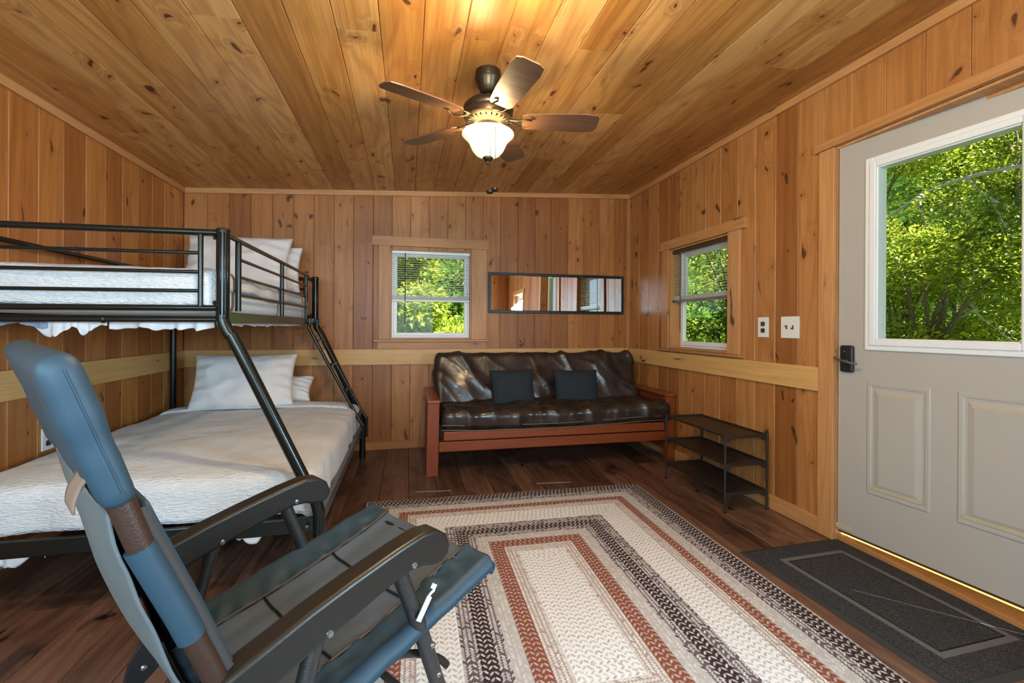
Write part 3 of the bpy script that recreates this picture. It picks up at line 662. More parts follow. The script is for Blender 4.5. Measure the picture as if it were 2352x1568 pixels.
# ------------------------------------------------------------------ wall plates
def outlet(name, O, ux, inn, uc, zc, wdt, hgt, label, kind):
    root = empty(name, tuple(O+ux*uc+U*(zc-hgt/2)), 0, label, 'outlet' if kind == 'outlet' else 'light switch')
    def bx(mb, a0, a1, d0, d1, b0, b1):
        vs = [O + ux*a + inn*e + U*b for b in (b0, b1) for a, e in ((a0,d0),(a1,d0),(a1,d1),(a0,d1))]
        mb.add(vs, [(0,3,2,1),(4,5,6,7),(0,1,5,4),(1,2,6,5),(2,3,7,6),(3,0,4,7)])
    mb = MB(); bx(mb, uc-wdt/2, uc+wdt/2, .0005, .007, zc-hgt/2, zc+hgt/2); mb.build('cover_plate', 'plate', root, bevel=.002)
    if kind == 'outlet':
        for s_ in (-1, 1):
            mb = MB(); c_ = zc+s_*.021
            vs = []
            for e in (.005, .0095):
                for k in range(20):
                    a = 2*PI*k/20; vs.append(O+ux*(uc+max(-.0165, min(.0165, .0195*math.cos(a))))+inn*e+U*(c_+max(-.0145, min(.0145, .0175*math.sin(a)))))
            mb.add(vs, [tuple(range(20))[::-1], tuple(range(20, 40))]+[(k, (k+1) % 20, 20+(k+1) % 20, 20+k) for k in range(20)])
            rc = mb.build('receptacle', 'recept', root)
            mb = MB()
            for q in (-.006, .006): bx(mb, uc+q-.001, uc+q+.001, .0095, .0099, c_-.002, c_+.006)
            mb.build('slot', 'black', rc)
        mb = MB(); bx(mb, uc-.002, uc+.002, .007, .0085, zc-.002, zc+.002); mb.build('screw', 'satin', root, bevel=.0008)
    else:
        for s_ in (-1, 1):
            c_ = uc+s_*.023
            mb = MB(); bx(mb, c_-.005, c_+.005, .006, .0078, zc-.012, zc+.012); tg = mb.build('toggle_slot', 'recept', root)
            mb = MB(); zz = s_*.007; bx(mb, c_-.004, c_+.004, .0078, .018, zc+zz-.004, zc+zz+.004); mb.build('toggle', 'recept', tg, bevel=.001)
            for v_ in (-.030, .030):
                mb = MB(); bx(mb, c_-.002, c_+.002, .007, .0082, zc+v_-.002, zc+v_+.002); mb.build('screw', 'plate', root, bevel=.0008)
    return root
outlet('wall_outlet', Vector((XR, 0, 0)), VY, -VX, 2.502, 1.132, .088, .128, 'white outlet plate with dark sockets beside the switch plate', 'outlet')
outlet('light_switch', Vector((XR, 0, 0)), VY, -VX, 2.291, 1.132, .132, .130, 'white double switch plate with brown toggles near the door', 'switch')
outlet('wall_outlet', Vector((XL, 0, 0)), VY, VX, 2.853, .530, .080, .115, 'white outlet plate low on the left wall above the lower mattress', 'outlet')

# ------------------------------------------------------------------ wall mirror
root = empty('wall_mirror', (1.447, YB-.02, 1.255), 0, 'long black-framed mirror hung sideways beside the back window', 'mirror')
x0, x1, z0, z1 = .746, 2.147, 1.255, 1.645; fw = .028
mb = MB(); ya, yb = YB-.026, YB-.002
mb.box(x0, x0+fw, ya, yb, z0, z1); mb.box(x1-fw, x1, ya, yb, z0, z1); mb.box(x0+fw, x1-fw, ya, yb, z0, z0+fw); mb.box(x0+fw, x1-fw, ya, yb, z1-fw, z1)
mb.build('mirror_frame', 'black', root, bevel=.003)
mb = MB(); mb.box(x0+fw-.002, x1-fw+.002, YB-.016, YB-.010, z0+fw-.002, z1-fw+.002); mb.build('mirror_glass', 'mirror', root)

# ------------------------------------------------------------------ ceiling fan
FX, FY = .38, 2.23; FC = cz_(FX)
fan = empty('ceiling_fan', (FX, FY, FC), 0, 'bronze ceiling fan with a lit frosted bowl light', 'ceiling fan')
c0 = (FX, FY, 0)
mb = MB(); mb.lathe([(.050, FC+.004), (.062, FC-.004), (.064, FC-.030), (.063, FC-.042), (.066, FC-.046), (.060, FC-.056), (.052, FC-.080), (.040, FC-.104), (.030, FC-.114), (.018, FC-.116)], c0, 40); mb.build('canopy', 'bronze', fan, smooth=True, angle=.7)
mb = MB(); mb.lathe([(.0125, FC-.112), (.0125, 2.228)], c0, 16); mb.build('downrod', 'bronze', fan, smooth=True, angle=.7)
mb = MB(); mb.lathe([(.020, 2.250), (.024, 2.240), (.070, 2.236), (.106, 2.226), (.122, 2.208), (.124, 2.190), (.119, 2.182), (.122, 2.172), (.118, 2.150), (.100, 2.136), (.085, 2.130), (.075, 2.118), (.050, 2.114)], c0, 48)
motor = mb.build('motor_housing', 'bronze', fan, smooth=True, angle=.7)
mb = MB()
for k in range(24):
    a = 2*PI*k/24; mt = Matrix.Translation((FX, FY, 2.1345)) @ Matrix.Rotation(a, 4, 'Z'); mb.box(.088, .104, -.003, .003, -.004, .006, mat=mt)
mb.build('vent_fins', 'blackmetal', motor)
mb = MB(); mb.lathe([(.046, 2.116), (.058, 2.108), (.060, 2.094), (.048, 2.086), (.046, 2.078)], c0, 32); fit = mb.build('light_fitter', 'bronze', fan, smooth=True, angle=.7)
prof = [(.118, 2.082), (.128, 2.079), (.129, 2.073), (.120, 2.063), (.106, 2.050), (.094, 2.034), (.086, 2.015), (.076, 1.995), (.060, 1.976), (.038, 1.964), (.006, 1.960)]
mb = MB(); mb.lathe(prof, c0, 56, cap=False); mb.lathe([(r_-.003 if r_ > .01 else .003, z_+.003) for r_, z_ in prof[1:]], c0, 56, cap=False)
mb.build('lamp_bowl', 'lamp', fan, smooth=True)
mb = MB(); mb.lathe([(.004, 1.985), (.004, 1.963), (.024, 1.963), (.027, 1.957), (.018, 1.948), (.009, 1.944), (.006, 1.940), (.009, 1.935), (.006, 1.928), (.002, 1.925)], c0, 24); mb.build('finial', 'bronze', fan, smooth=True)
for dx, zz in ((-.012, 1.752), (.012, 1.764)):
    mb = MB(); mb.tube([(FX+dx*.5, FY-.055, 2.09), (FX+dx, FY-.13, 2.075), (FX+dx, FY-.131, 2.06), (FX+dx, FY-.13, zz+.02)], .0011, 6); ch = mb.build('pull_chain', 'bronze', fan)
    mb = MB(); mb.lathe([(.002, zz+.018), (.004, zz+.014), (.015, zz+.010), (.017, zz+.003), (.014, zz-.004), (.003, zz-.006)], (FX+dx, FY-.13, 0), 20); mb.build('chain_pull', 'blackmetal', ch, smooth=True)
for k in range(5):
    a = math.radians(-10 + 72*k)
    mt = Matrix.Translation((FX, FY, 2.148)) @ Matrix.Rotation(a, 4, 'Z')
    mb = MB()
    for sg in (-1, 1): mb.tube([mt @ Vector(p) for p in [(.105, sg*.012, 0), (.15, sg*.03, -.012), (.19, sg*.036, -.010), (.215, sg*.020, -.006)]], .005, 8, 4, .5)
    mb.box(.085, .125, -.018, .018, -.004, .004, mat=mt); br = mb.build('blade_bracket', 'bronze', fan, smooth=False)
    mp = mt @ Matrix.Translation((0, 0, -.003)) @ Matrix.Rotation(math.radians(-12), 4, 'X')
    poly = [(.17, -.045), (.19, -.056), (.30, -.064), (.48, -.068), (.535, -.060), (.548, -.035), (.548, .035), (.535, .060), (.48, .068), (.30, .064), (.19, .056), (.17, .045)]
    mb = MB(); n = len(poly); vs = [mp @ Vector((p[0], p[1], z)) for z in (-.003, .003) for p in poly]
    mb.add(vs, [tuple(range(n))[::-1], tuple(range(n, 2*n))]+[(i, (i+1) % n, n+(i+1) % n, n+i) for i in range(n)]); mb.build('fan_blade', 'blade', fan, bevel=.001)
pl_ = bpy.data.lights.new('fan_bulb', 'POINT'); pl_.energy = 24; pl_.color = (1, .72, .36); pl_.shadow_soft_size = .03
po = bpy.data.objects.new('fan_bulb', pl_); COL.objects.link(po); po.location = (FX, FY, 2.055)

# second ceiling lamp, added out of view to brighten the room
lamp = empty('added_ceiling_lamp', (.30, 1.36, cz_(.30)), 0, 'small round ceiling lamp added out of view for brightness', 'lamp')
zc = cz_(.30); c1 = (.30, 1.36, 0)
mb = MB(); mb.lathe([(.09, zc+.004), (.095, zc-.02), (.085, zc-.03)], c1, 32); mb.build('lamp_base', 'bronze', lamp, smooth=True, angle=.6)
mb = MB(); mb.lathe([(.084, zc-.03), (.080, zc-.055), (.060, zc-.08), (.030, zc-.095), (.004, zc-.10)], c1, 32); mb.build('lamp_globe', 'lamp', lamp, smooth=True)
pl2 = bpy.data.lights.new('added_ceiling_light', 'POINT'); pl2.energy = 58; pl2.color = (1, .76, .45); pl2.shadow_soft_size = .06  # added point light under the globe, brightens the ceiling
po = bpy.data.objects.new('added_ceiling_light', pl2); COL.objects.link(po); po.location = (.30, 1.36, zc-.16)

# ------------------------------------------------------------------ rug, mat, tape
rx, ry, ra = .652, 1.775, -.018
mb = MB()
def rugf(u, v):
    x, y = (u-.5)*2*HW, (v-.5)*2*HL
    wv = .5+.5*nz((x*3, y*3, 2)); z = .0045 + .004*wv*abs(math.sin(x*2.2+.3))*(.3+.7*abs(v-.5)*2)
    if v > .985: z *= .8
    return (x + .004*nz((y*2.5, 0, 5)), y + .006*nz((x*4, 3, 1)), z)
mb.grid(rugf, 92, 124)
rug = mb.build('braided_rug', 'rug', local=True, smooth=True, thick=.004); rug.location = (rx, ry, 0); rug.rotation_euler.z = ra
tag(rug, 'rectangular braided-pattern rug in white, rust, grey and dark brown', 'rug')
mat_ = empty('door_mat', (1.958, 1.532, 0), math.radians(1.9), 'dark grey ribbed door mat with a rubber border by the door', 'door mat')
mb = MB(); n = 4; ox, oy = MW_+.028, ML_+.028
vs = [(-ox,-oy,.0006),(ox,-oy,.0006),(ox,oy,.0006),(-ox,oy,.0006),(-MW_,-ML_,.007),(MW_,-ML_,.007),(MW_,ML_,.007),(-MW_,ML_,.007)]
mb.add(vs, [(0,3,2,1),(4,5,6,7),(0,1,5,4),(1,2,6,5),(2,3,7,6),(3,0,4,7)]); mb.build('rubber_border', 'rubber', mat_, local=True)
mb = MB(); mb.box(-MW_+.003, MW_-.003, -ML_+.003, ML_-.003, .0068, .010); mb.build('carpet_pile', 'mat', mat_, local=True)
for (xa, ya, xb, yb, lb) in ((.054, 3.166, .296, 3.143, 'grey tape scrap on the floor at the rug corner, left one'), (.906, 3.160, 1.155, 3.138, 'grey tape scrap on the floor in front of the futon, right one')):
    L_ = math.hypot(xb-xa, yb-ya); mt = Matrix.Translation(((xa+xb)/2, (ya+yb)/2, 0)) @ Matrix.Rotation(math.atan2(yb-ya, xb-xa), 4, 'Z')
    mb = MB(); mb.grid(lambda u, v: mt @ Vector(((u-.5)*L_, (v-.5)*(.018+.006*nz((u*20, v, xa))), .0009)), 24, 1); o = mb.build('floor_tape', 'tape', thick=.0006); tag(o, lb, 'tape')
mb = MB(); mb.lathe([(.017, .0003), (.017, .0015), (.014, .002), (.002, .002)], (-.78, 1.09, 0), 24); o = mb.build('floor_plug', wood('plug', 'X', 'Y', [(.1, (.16, .11, .07)), (.9, (.24, .17, .11))], 0)); tag(o, 'small round wooden plug set in the floor behind the chair', 'plug')

# ------------------------------------------------------------------ bunk bed
bed = empty('bunk_bed', (-1.1, 3.09, 0), 0, 'black metal twin-over-full bunk bed in the left corner', 'bunk bed')
Yn, Yf = 2.12, 4.06; Xi, Xm, Xo = -1.785, -.752, -.372
def tb(name, pts, r, parent=bed, seg=12, smooth=0, mat='bunk', flat=1.0):
    mb = MB(); mb.tube(pts, r, seg, smooth, flat); return mb.build(name, mat, parent, smooth=True, angle=.8)
for yy in (Yn, Yf):
    r_ = .0255
    p_ = tb('post', [(Xm, yy, 1.525), (Xm, yy, 1.19), (Xm, yy, 1.15), (Xm+.01, yy, 1.12), (Xm+.028, yy, 1.085), (Xm+.06, yy, 1.03), (Xo-.05, yy, .44), (Xo-.018, yy, .375), (Xo-.004, yy, .33), (Xo, yy, .28), (Xo, yy, .002)], r_, smooth=3)
    mb = MB()   # the raised ribs that run down the post
    for a in (-.5, 0, .5):
        dx, dy = .0255*math.sin(a+.5), -.0255*math.cos(a+.5)
        mb.tube([(Xm+dx, yy+dy, 1.51), (Xm+dx, yy+dy, 1.17)], .003, 6)
    mb.build('rib', 'bunk', p_, smooth=True)
    mb = MB(); mb.lathe([(.002, 1.531), (.020, 1.529), (.027, 1.524), (.027, 1.519)], (Xm, yy, 0), 20); mb.build('post_cap', 'black', p_, smooth=True)
    tb('wall_post', [(Xi, yy, .002), (Xi, yy, 1.52)], .022)
    for zz in (1.49, 1.22):
        mb = MB(); mb.lathe([(.004, -.034), (.009, -.031), (.009, -.024)], (Xm-.004, yy, zz), 12, 'X'); mb.build('bolt', 'black', p_)
# end rails (near and far)
for yy in (Yn, Yf):
    tb('end_rail', [(Xi, yy, 1.504), (Xm-.02, yy, 1.510)], .0135)
    for zz in (1.424, 1.346, 1.268): tb('end_bar', [(Xi+.06, yy, zz-.006), (-.835, yy, zz)], .0075)
    tb('end_rail', [(Xi, yy, 1.192), (Xm-.02, yy, 1.198)], .0125); tb('end_rail', [(Xi, yy, 1.145), (Xm-.02, yy, 1.150)], .0115)
    tb('end_upright', [(-.835, yy, 1.505), (-.835, yy, 1.20)], .010); tb('end_upright', [(Xi+.06, yy, 1.505), (Xi+.06, yy, 1.20)], .010)
mb = MB(); mb.lathe([(.0125, -.008), (.015, -.005), (.015, .005), (.0125, .008)], (-1.175, Yn, 1.1478), 14, 'X'); mb.build('rail_coupling', 'bunk', bed, smooth=True)
# long side, room side
tb('guard_rail', [(Xm, Yn+.03, 1.508), (Xm, 3.66, 1.508), (Xm, 3.695, 1.500), (Xm, 3.705, 1.47), (Xm, 3.705, 1.17)], .0105, smooth=2)
for zz in (1.425, 1.345, 1.265): tb('guard_bar', [(Xm, 2.30, zz), (Xm, 3.70, zz)], .0075)
tb('guard_upright', [(Xm, 2.295, 1.505), (Xm, 2.295, 1.19)], .013); tb('guard_upright', [(Xm, 3.03, 1.505), (Xm, 3.03, 1.18)], .012)
mb = MB(); mb.box(Xm-.014, Xm+.014, Yn+.02, 3.78, 1.135, 1.182); mb.build('side_rail', 'bunk', bed, bevel=.004)
mb = MB(); mb.box(Xm-.014, Xm+.014, 3.78, Yf-.02, 1.135, 1.182); mb.build('side_rail', 'bunk', bed, bevel=.004)
tb('wall_side_rail', [(Xi, Yn, 1.508), (Xi, Yf, 1.508)], .0125); tb('wall_side_rail', [(Xi, Yn, 1.345), (Xi, Yf, 1.345)], .0075)
mb = MB(); mb.box(Xi-.014, Xi+.014, Yn+.02, Yf-.02, 1.135, 1.182); mb.build('wall_side_rail', 'bunk', bed, bevel=.004)
mb = MB()
for k in range(14):
    y = Yn+.10+k*.135; mb.tube([(Xi, y, 1.158), (Xm, y, 1.158)], .008, 8)
mb.build('upper_slats', 'bunk', bed)
# lower frame
mb = MB(); mb.box(Xi+.02, Xo-.02, Yn-.012, Yn+.012, .235, .300); mb.build('lower_end_rail', 'bunk', bed, bevel=.004)
mb = MB(); mb.box(Xi+.02, Xo-.02, Yf-.012, Yf+.012, .235, .300); mb.build('lower_end_rail', 'bunk', bed, bevel=.004)
mb = MB(); mb.box(Xo-.012, Xo+.012, Yn+.02, Yf-.02, .250, .305); mb.build('lower_side_rail', 'greyside', bed, bevel=.004)
mb = MB(); mb.box(Xi-.012, Xi+.012, Yn+.02, Yf-.02, .250, .305); mb.build('lower_side_rail', 'bunk', bed, bevel=.004)
mb = MB()
for k in range(12):
    y = Yn+.12+k*.155; mb.box(Xi+.01, Xo-.075, y-.014, y+.014, .286, .298)
mb.build('lower_slats', 'bunk', bed)
mb = MB(); mb.lathe([(.004, -.02), (.007, -.017), (.007, -.012)], (Xo-.045, Yn-.012, .27), 10, 'Y'); mb.build('bolt', 'satin', bed)
# ladder
lad = []
for yy in (3.70, 3.985):
    o_ = .045 if yy < 3.9 else .05
    lad.append(tb('ladder_rail', [(Xm+o_*.6, yy, 1.175), (Xm+o_*.6, yy, 1.12), (Xm+o_+.0, yy, 1.06), (Xo-.01, yy, .43), (Xo+.032, yy, .365), (Xo+.036, yy, .33), (Xo+.036, yy, .20)], .0125, smooth=3))
for zz in (1.01, .82, .62, .425):
    x = Xm+.045 + (Xo-.01-Xm-.045)*(1.06-zz)/.63
    mb = MB(); mb.box(x-.017, x+.017, 3.705, 3.98, zz-.006, zz+.006); mb.build('ladder_rung', 'bunk', bed, bevel=.003)
for yy in (3.70, 3.985):
    mb = MB(); mb.box(Xm+.012, Xm+.05, yy-.008, yy+.008, 1.15, 1.18); mb.build('ladder_hook', 'bunk', bed, bevel=.002)
    mb = MB(); mb.box(Xo+.010, Xo+.03, yy-.01, yy+.01, .255, .295); mb.build('ladder_hook', 'bunk', bed, bevel=.002)

# mattresses and bedding
def quilt_disp(amp, sag, seed, hx_, hy_):
    def f(p, n):
        a = amp*(nz((p.x*3+seed, p.y*3, p.z*3)) + .5*nz((p.x*8, p.y*8+seed, p.z*8)))
        o = n*a
        if n.z > .3: o.z += sag*(1-(abs(p.x)/hx_)**2.5)*(1-(abs(p.y)/hy_)**4)
        return o
    return f
mb = MB(); rounded_box(mb, (-1.268, 3.075, 1.262), (.97, 1.80, .175), .045, .03)
um = mb.build('mattress', 'mattress', smooth=True); tag(um, 'pale twin mattress on the upper bunk', 'mattress')
mb = MB(); rounded_box(mb, (-1.083, 3.09, .394), (1.34, 1.82, .165), .045, .03)
lm = mb.build('mattress', 'mattress', smooth=True); tag(lm, 'pale full mattress on the lower bunk', 'mattress')
# covers: open shells over the mattresses with turned hems
def cover(name, x0, x1, y0, y1, ztop, drop, sag, seed, label, drops, lip=None):
    """drops = how far it hangs on (-x, +x, -y, +y)"""
    mb = MB(); nx, ny = int((x1-x0+drops[0]+drops[1])/.016), int((y1-y0+drops[2]+drops[3])/.02)
    def f(u, v):
        a = x0-drops[0]+u*(x1-x0+drops[0]+drops[1]); b = y0-drops[2]+v*(y1-y0+drops[2]+drops[3])
        ox = max(x0-a, 0) or -max(a-x1, 0); oy = max(y0-b, 0) or -max(b-y1, 0)
        x = min(max(a, x0), x1); y = min(max(b, y0), y1)
        dx, dy = abs(ox), abs(oy); dn = max(dx, dy)+.25*min(dx, dy)
        R_ = .055; th = min(dn/R_, PI/2)
        out = R_*math.sin(th); down = R_*(1-math.cos(th))+max(0, dn-R_*PI/2)
        tot = math.hypot(dx, dy) or 1
        sx = -1 if ox > 0 else 1; sy = -1 if oy > 0 else 1
        px = x+sx*out*dx/tot; py = y+sy*out*dy/tot
        fx = (x-(x0+x1)/2)/((x1-x0)/2); fy = (y-(y0+y1)/2)/((y1-y0)/2)
        z = ztop - down + sag*(1-abs(fx)**3)*(1-abs(fy)**6)
        w_ = .012*nz((x*3.1+seed, y*3.1, seed)) + .005*nz((x*9, y*9+seed, 1))
        fold = .007*min(1, dn/.10)*math.sin((x if dy > dx else y)*13+9*nz((x*1.7, y*1.7, seed)))
        px += (sx*fold*dx/tot) if dx else 0; py += (sy*fold*dy/tot) if dy else 0
        return (px, py, z+w_)
    mb.grid(f, nx, ny); o = mb.build(name, 'cover', smooth=True, thick=.006); tag(o, label, 'bedspread'); return o
cover('bedspread', -1.715, -.825, 2.19, 3.64, 1.362, .1, .022, 3.0, 'white textured coverlet on the upper bunk', (.02, .12, .19, .0))
cover('bedspread', -1.69, -.448, 2.205, 3.96, .487, .1, .028, 8.0, 'white textured coverlet on the lower bunk', (.03, .245, .21, .0))
# folded-back strip at the head of the lower bed
mb = MB()
def hem(u, v):
    x = -1.70+u*1.26; y = 3.66+v*.20+.008*math.sin(u*9)
    e = max(0, abs(2*u-1)-.93)/.07
    return (x, y, .500+.026*(1-abs(2*u-1)**3)+.004*nz((u*8, v*3, 4)) - .02*e*e + .007*math.sin(v*PI))
mb.grid(hem, 60, 8); o = mb.build('folded_blanket', 'cover', smooth=True, thick=.014); tag(o, 'turned-down white blanket edge in front of the lower pillows', 'blanket')
# sheets hanging between the slats, hems under the frame
def ruffle(p0, p1, ztop, depth, seed, nx=90, amp=.02, mat='sheet', name='hanging_sheet', label='', dfun=None):
    p0, p1 = Vector(p0), Vector(p1); dr = (p1-p0).normalized(); nr = Vector((-dr.y, dr.x, 0)); L_ = (p1-p0).length
    mb = MB()
    def f(u, v):
        ph = u*L_*34+3*nz((u*7, seed, 0)); dd = depth*(.45+.55*(.5+.9*nz((u*L_*6, seed, 7)))) if dfun is None else dfun(u)
        dd *= (.85+.15*math.sin(ph*1.3))
        return p0 + dr*(u*L_) + nr*(amp*math.sin(ph)*(.3+.7*v)+.01) + Vector((0, 0, ztop-v*max(dd, .006)))
    mb.grid(f, nx, 8); o = mb.build(name, mat, smooth=True, thick=.002); tag(o, label, 'sheet'); return o
ruffle((-1.18, Yn+.035, 0), (-.80, Yn+.035, 0), 1.146, .06, 3, label='white sheet hem hanging below the near end of the upper bunk, next to the post')
def big(u): return .03+.060*max(0, math.sin(PI*min(1, max(0, (u-.08)/.50))))**1.2+.035*max(0, math.sin(PI*min(1, max(0, (u-.58)/.30))))
ruffle((-1.455, Yn+.030, 0), (-1.185, Yn+.030, 0), 1.146, .09, 6, label='white sheet sagging in a deep loop below the near end of the upper bunk', amp=.012, dfun=big)
ruffle((-1.74, Yn+.040, 0), (-1.385, Yn+.040, 0), 1.150, .055, 9, mat='grayhem', label='blue-grey liner bunched below the near end of the upper bunk', amp=.022)
ruffle((Xm-.03, 2.30, 0), (Xm-.03, 3.70, 0), 1.140, .028, 12, nx=140, amp=.012, label='white sheet hem showing below the long side of the upper bunk')
ruffle((-1.68, Yn+.04, 0), (-1.40, Yn+.05, 0), .262, .12, 14, nx=40, amp=.02, label='crumpled white sheet corner hanging under the lower bunk, left of the chair')
ruffle((-.82, Yn+.06, 0), (-.50, Yn+.05, 0), .262, .07, 17, nx=40, amp=.008, dfun=lambda u: .075*math.sin(PI*u)**.8+.01, label='white sheet swag hanging under the lower bunk, near its corner post')

# pillows
def pillow(name, mat, c, wd, ht, th, rot, label, group=None, seed=0, crease=.012, n=56, pinch=.07, cat='pillow'):
    mt = Matrix.Translation(c) @ rot; mb = MB()
    for sd in (1, -1):
        def f(a, b):
            u, v = (2*a-1), (2*b-1)
            u = math.copysign(abs(u)**.85, u); v = math.copysign(abs(v)**.85, v)
            prof = (max(0, 1-abs(u)**3.0)*max(0, 1-abs(v)**3.0))**.55
            x = wd/2*u*(1-pinch*(1-v*v)*abs(u)); y = ht/2*v*(1-pinch*(1-u*u)*abs(v))
            z = sd*th/2*prof*(1+.10*nz((u*1.7+seed, v*1.7, sd)))
            cr = crease*prof**.5*((1-abs(nz((u*2.0+v*1.2+seed, v*1.4-u*.8, 2*sd)))*2.6)*.9+.4*nz((u*5, v*4+seed, sd)))
            fold = crease*.45*math.exp(-((abs(u)-.85)/.22)**2)*math.sin(v*17+seed)*(1 if prof > .02 else 0)
            return mt @ Vector((x, y, z+sd*(cr+fold)))
        mb.grid(f, n, n)
    o = mb.build(name, mat, smooth=True, weld=True); tag(o, label, cat, group); return o
def rotm(rx=0, ry=0, rz=0): return Matrix.Rotation(rz, 4, 'Z') @ Matrix.Rotation(ry, 4, 'Y') @ Matrix.Rotation(rx, 4, 'X')
pillow('pillow', 'pillow', (-1.265, 3.86, 1.602), .75, .44, .17, rotm(math.radians(72), 0, math.radians(-3)), 'front white pillow propped at the head of the upper bunk', seed=1)
pillow('pillow', 'pillow', (-1.17, 3.985, 1.572), .66, .38, .13, rotm(math.radians(78), 0, math.radians(-2)), 'white pillow behind the front one on the upper bunk', seed=4)
pillow('pillow', 'pillow', (-1.19, 3.78, .705), .70, .43, .18, rotm(math.radians(66), 0, math.radians(4)), 'large white pillow propped up on the lower bunk', seed=2)
pillow('pillow', 'pillow', (-1.08, 3.97, .615), .66, .26, .14, rotm(math.radians(40), 0, 0), 'white pillow half hidden behind the large one on the lower bunk', seed=5)

# ------------------------------------------------------------------ futon sofa
fut = empty('futon_sofa', (1.17, 3.85, 0), 0, 'brown leather futon with a cherry-stained wooden frame against the back wall', 'sofa')
Yfr, Ybk = 3.46, 4.25
def arm(xa, xb, out):
    a_ = empty  # arm pieces
    mb = MB()
    # front stile tapers slightly and flares at the foot
    mb.add([(xa-.002+dx, y, z) for (z, dx) in ((.0, -.004 if out < 0 else .004), (.545, .008 if out < 0 else -.002)) for dx2 in (0,) for y in (Yfr, Yfr+.045) for dx in (dx,)] and
           [(xa-.010 if out < 0 else xa, Yfr, 0), (xb-.010 if out < 0 else xb, Yfr, 0), (xb-.010 if out < 0 else xb, Yfr+.045, 0), (xa-.010 if out < 0 else xa, Yfr+.045, 0),
            (xa, Yfr, .545), (xb, Yfr, .545), (xb, Yfr+.045, .545), (xa, Yfr+.045, .545)], [(0,3,2,1),(4,5,6,7),(0,1,5,4),(1,2,6,5),(2,3,7,6),(3,0,4,7)])
    mb.build('arm_post', 'cherry_z', fut, bevel=.003)
    mb = MB(); mb.box(xa+.01, xb-.01, Ybk-.045, Ybk, 0, .52); mb.build('arm_post', 'cherry_z', fut, bevel=.003)
    mb = MB(); mb.box(xa-.004, xb+.004, Yfr-.010, Ybk+.005, .546, .570); mb.build('armrest', 'cherry_y', fut, bevel=.007, bseg=3)
    xm = (xa+xb)/2
    mb = MB(); mb.box(xm-.014, xm+.014, Yfr+.045, Ybk-.045, .475, .545); mb.box(xm-.014, xm+.014, Yfr+.045, Ybk-.045, .085, .150); mb.build('arm_frame', 'cherry_y', fut, bevel=.002)
    mb = MB(); mb.box(xm-.005, xm+.005, Yfr+.045, Ybk-.045, .150, .475); mb.build('cane_panel', 'cane', fut)
arm(.146, .234, -1); arm(2.122, 2.205, 1)
mb = MB(); mb.box(.232, 2.120, Yfr+.006, Yfr+.032, .178, .252); mb.build('front_rail', 'cherry_x', fut, bevel=.003)
mb = MB(); mb.box(.265, 2.105, Yfr-.002, Yfr+.030, .262, .330); mb.build('seat_frame_rail', 'cherry_x', fut, bevel=.006)
mb = MB(); mb.box(.232, 2.120, Ybk-.05, Ybk-.02, .178, .252); mb.build('rear_rail', 'cherry_x', fut, bevel=.003)
mb = MB()
for k in range(9):
    x = .32+k*.215; mb.box(x-.03, x+.03, Yfr+.032, 4.05, .300, .318)
mb.build('seat_slats', 'cherry_y', fut)
# back frame slats
tl = math.radians(14)
mb = MB()
for k in range(7):
    x = .40+k*.27; mt = Matrix.Translation((x, 4.13, .33)) @ Matrix.Rotation(-tl, 4, 'X'); mb.box(-.025, .025, .02, .038, 0, .50, mat=mt)
mb.build('back_slats', 'cherry_z', fut)
def seatdisp(p, n):
    big_ = .022*nz((p.x*2.2, p.y*2.5, 3)) + .014*nz((p.x*5, p.y*4+2, 1))
    rid = 1-abs(nz((p.x*2.6+p.y*3, p.y*4.2-p.x, 5)))*3
    rid = .022*max(0, rid)**2.5
    rid2 = 1-abs(nz((p.x*5-p.y*3, p.y*6+p.x*2, 9)))*3
    k = .006*max(0, rid2)**3
    top = 1 if n.z > -.2 else .2
    front = 1 if p.y < -.2 else .8
    droop = -.022*math.cos(min(1, abs(p.x+.15)/.9)*PI/2) if p.y < -.25 else -.008
    return n*(big_+rid*top+k*top)*front + Vector((0, 0, droop))
mb = MB(); rounded_box(mb, (1.20, 3.765, .415), (1.90, .63, .165), .055, .0145, seatdisp); mb.build('seat_cushion', 'leather', fut, smooth=True)
def backdisp(p, n):
    big_ = .010*nz((p.x*2.5+4, p.z*1.5, 3)) + .009*nz((p.x*6, p.z*2+2, 1))
    rid = 1-abs(nz((p.x*3.0+1.5*p.z, p.z*1.6-p.x*.4, 15)))*3; rid = .026*max(0, rid)**2.5
    rid2 = 1-abs(nz((p.x*5+p.z*3, p.z*3, 19)))*3; k = .006*max(0, rid2)**3
    return n*(big_+rid+k)
mt = Matrix.Translation((1.165, 4.010, .640)) @ Matrix.Rotation(-math.radians(17), 4, 'X')
mb = MB(); rounded_box(mb, (0,0,0), (1.86, .15, .50), .05, .0145, backdisp, mt); mb.build('back_cushion', 'leather', fut, smooth=True)
def pipe(z, y, amp, name='piping'):
    mb = MB(); pts = []
    for k in range(60):
        u = k/59; x = .25+u*1.90; pts.append((x, y-.003+.01*nz((x*3, 1, 2)), z - .024*math.cos(min(1, abs(x-1.05)/.9)*PI/2) + amp*nz((x*3, 0, 8))))
    mb.tube(pts, .0042, 7); mb.build(name, 'piping', fut, smooth=True)
pipe(.388, 3.448, .018)
pipe(.350, 3.455, .012)
pillow('throw_pillow', 'navy', (.875, 3.800, .600), .385, .325, .13, rotm(math.radians(72), math.radians(-1), math.radians(2)), 'left navy square cushion on the leather futon', 'navy cushions on the futon', 7, .004, 36, .05, 'cushion')
pillow('throw_pillow', 'navy', (1.450, 3.800, .590), .410, .325, .13, rotm(math.radians(72), math.radians(1), math.radians(-1)), 'right navy square cushion on the leather futon', 'navy cushions on the futon', 9, .004, 36, .05, 'cushion')

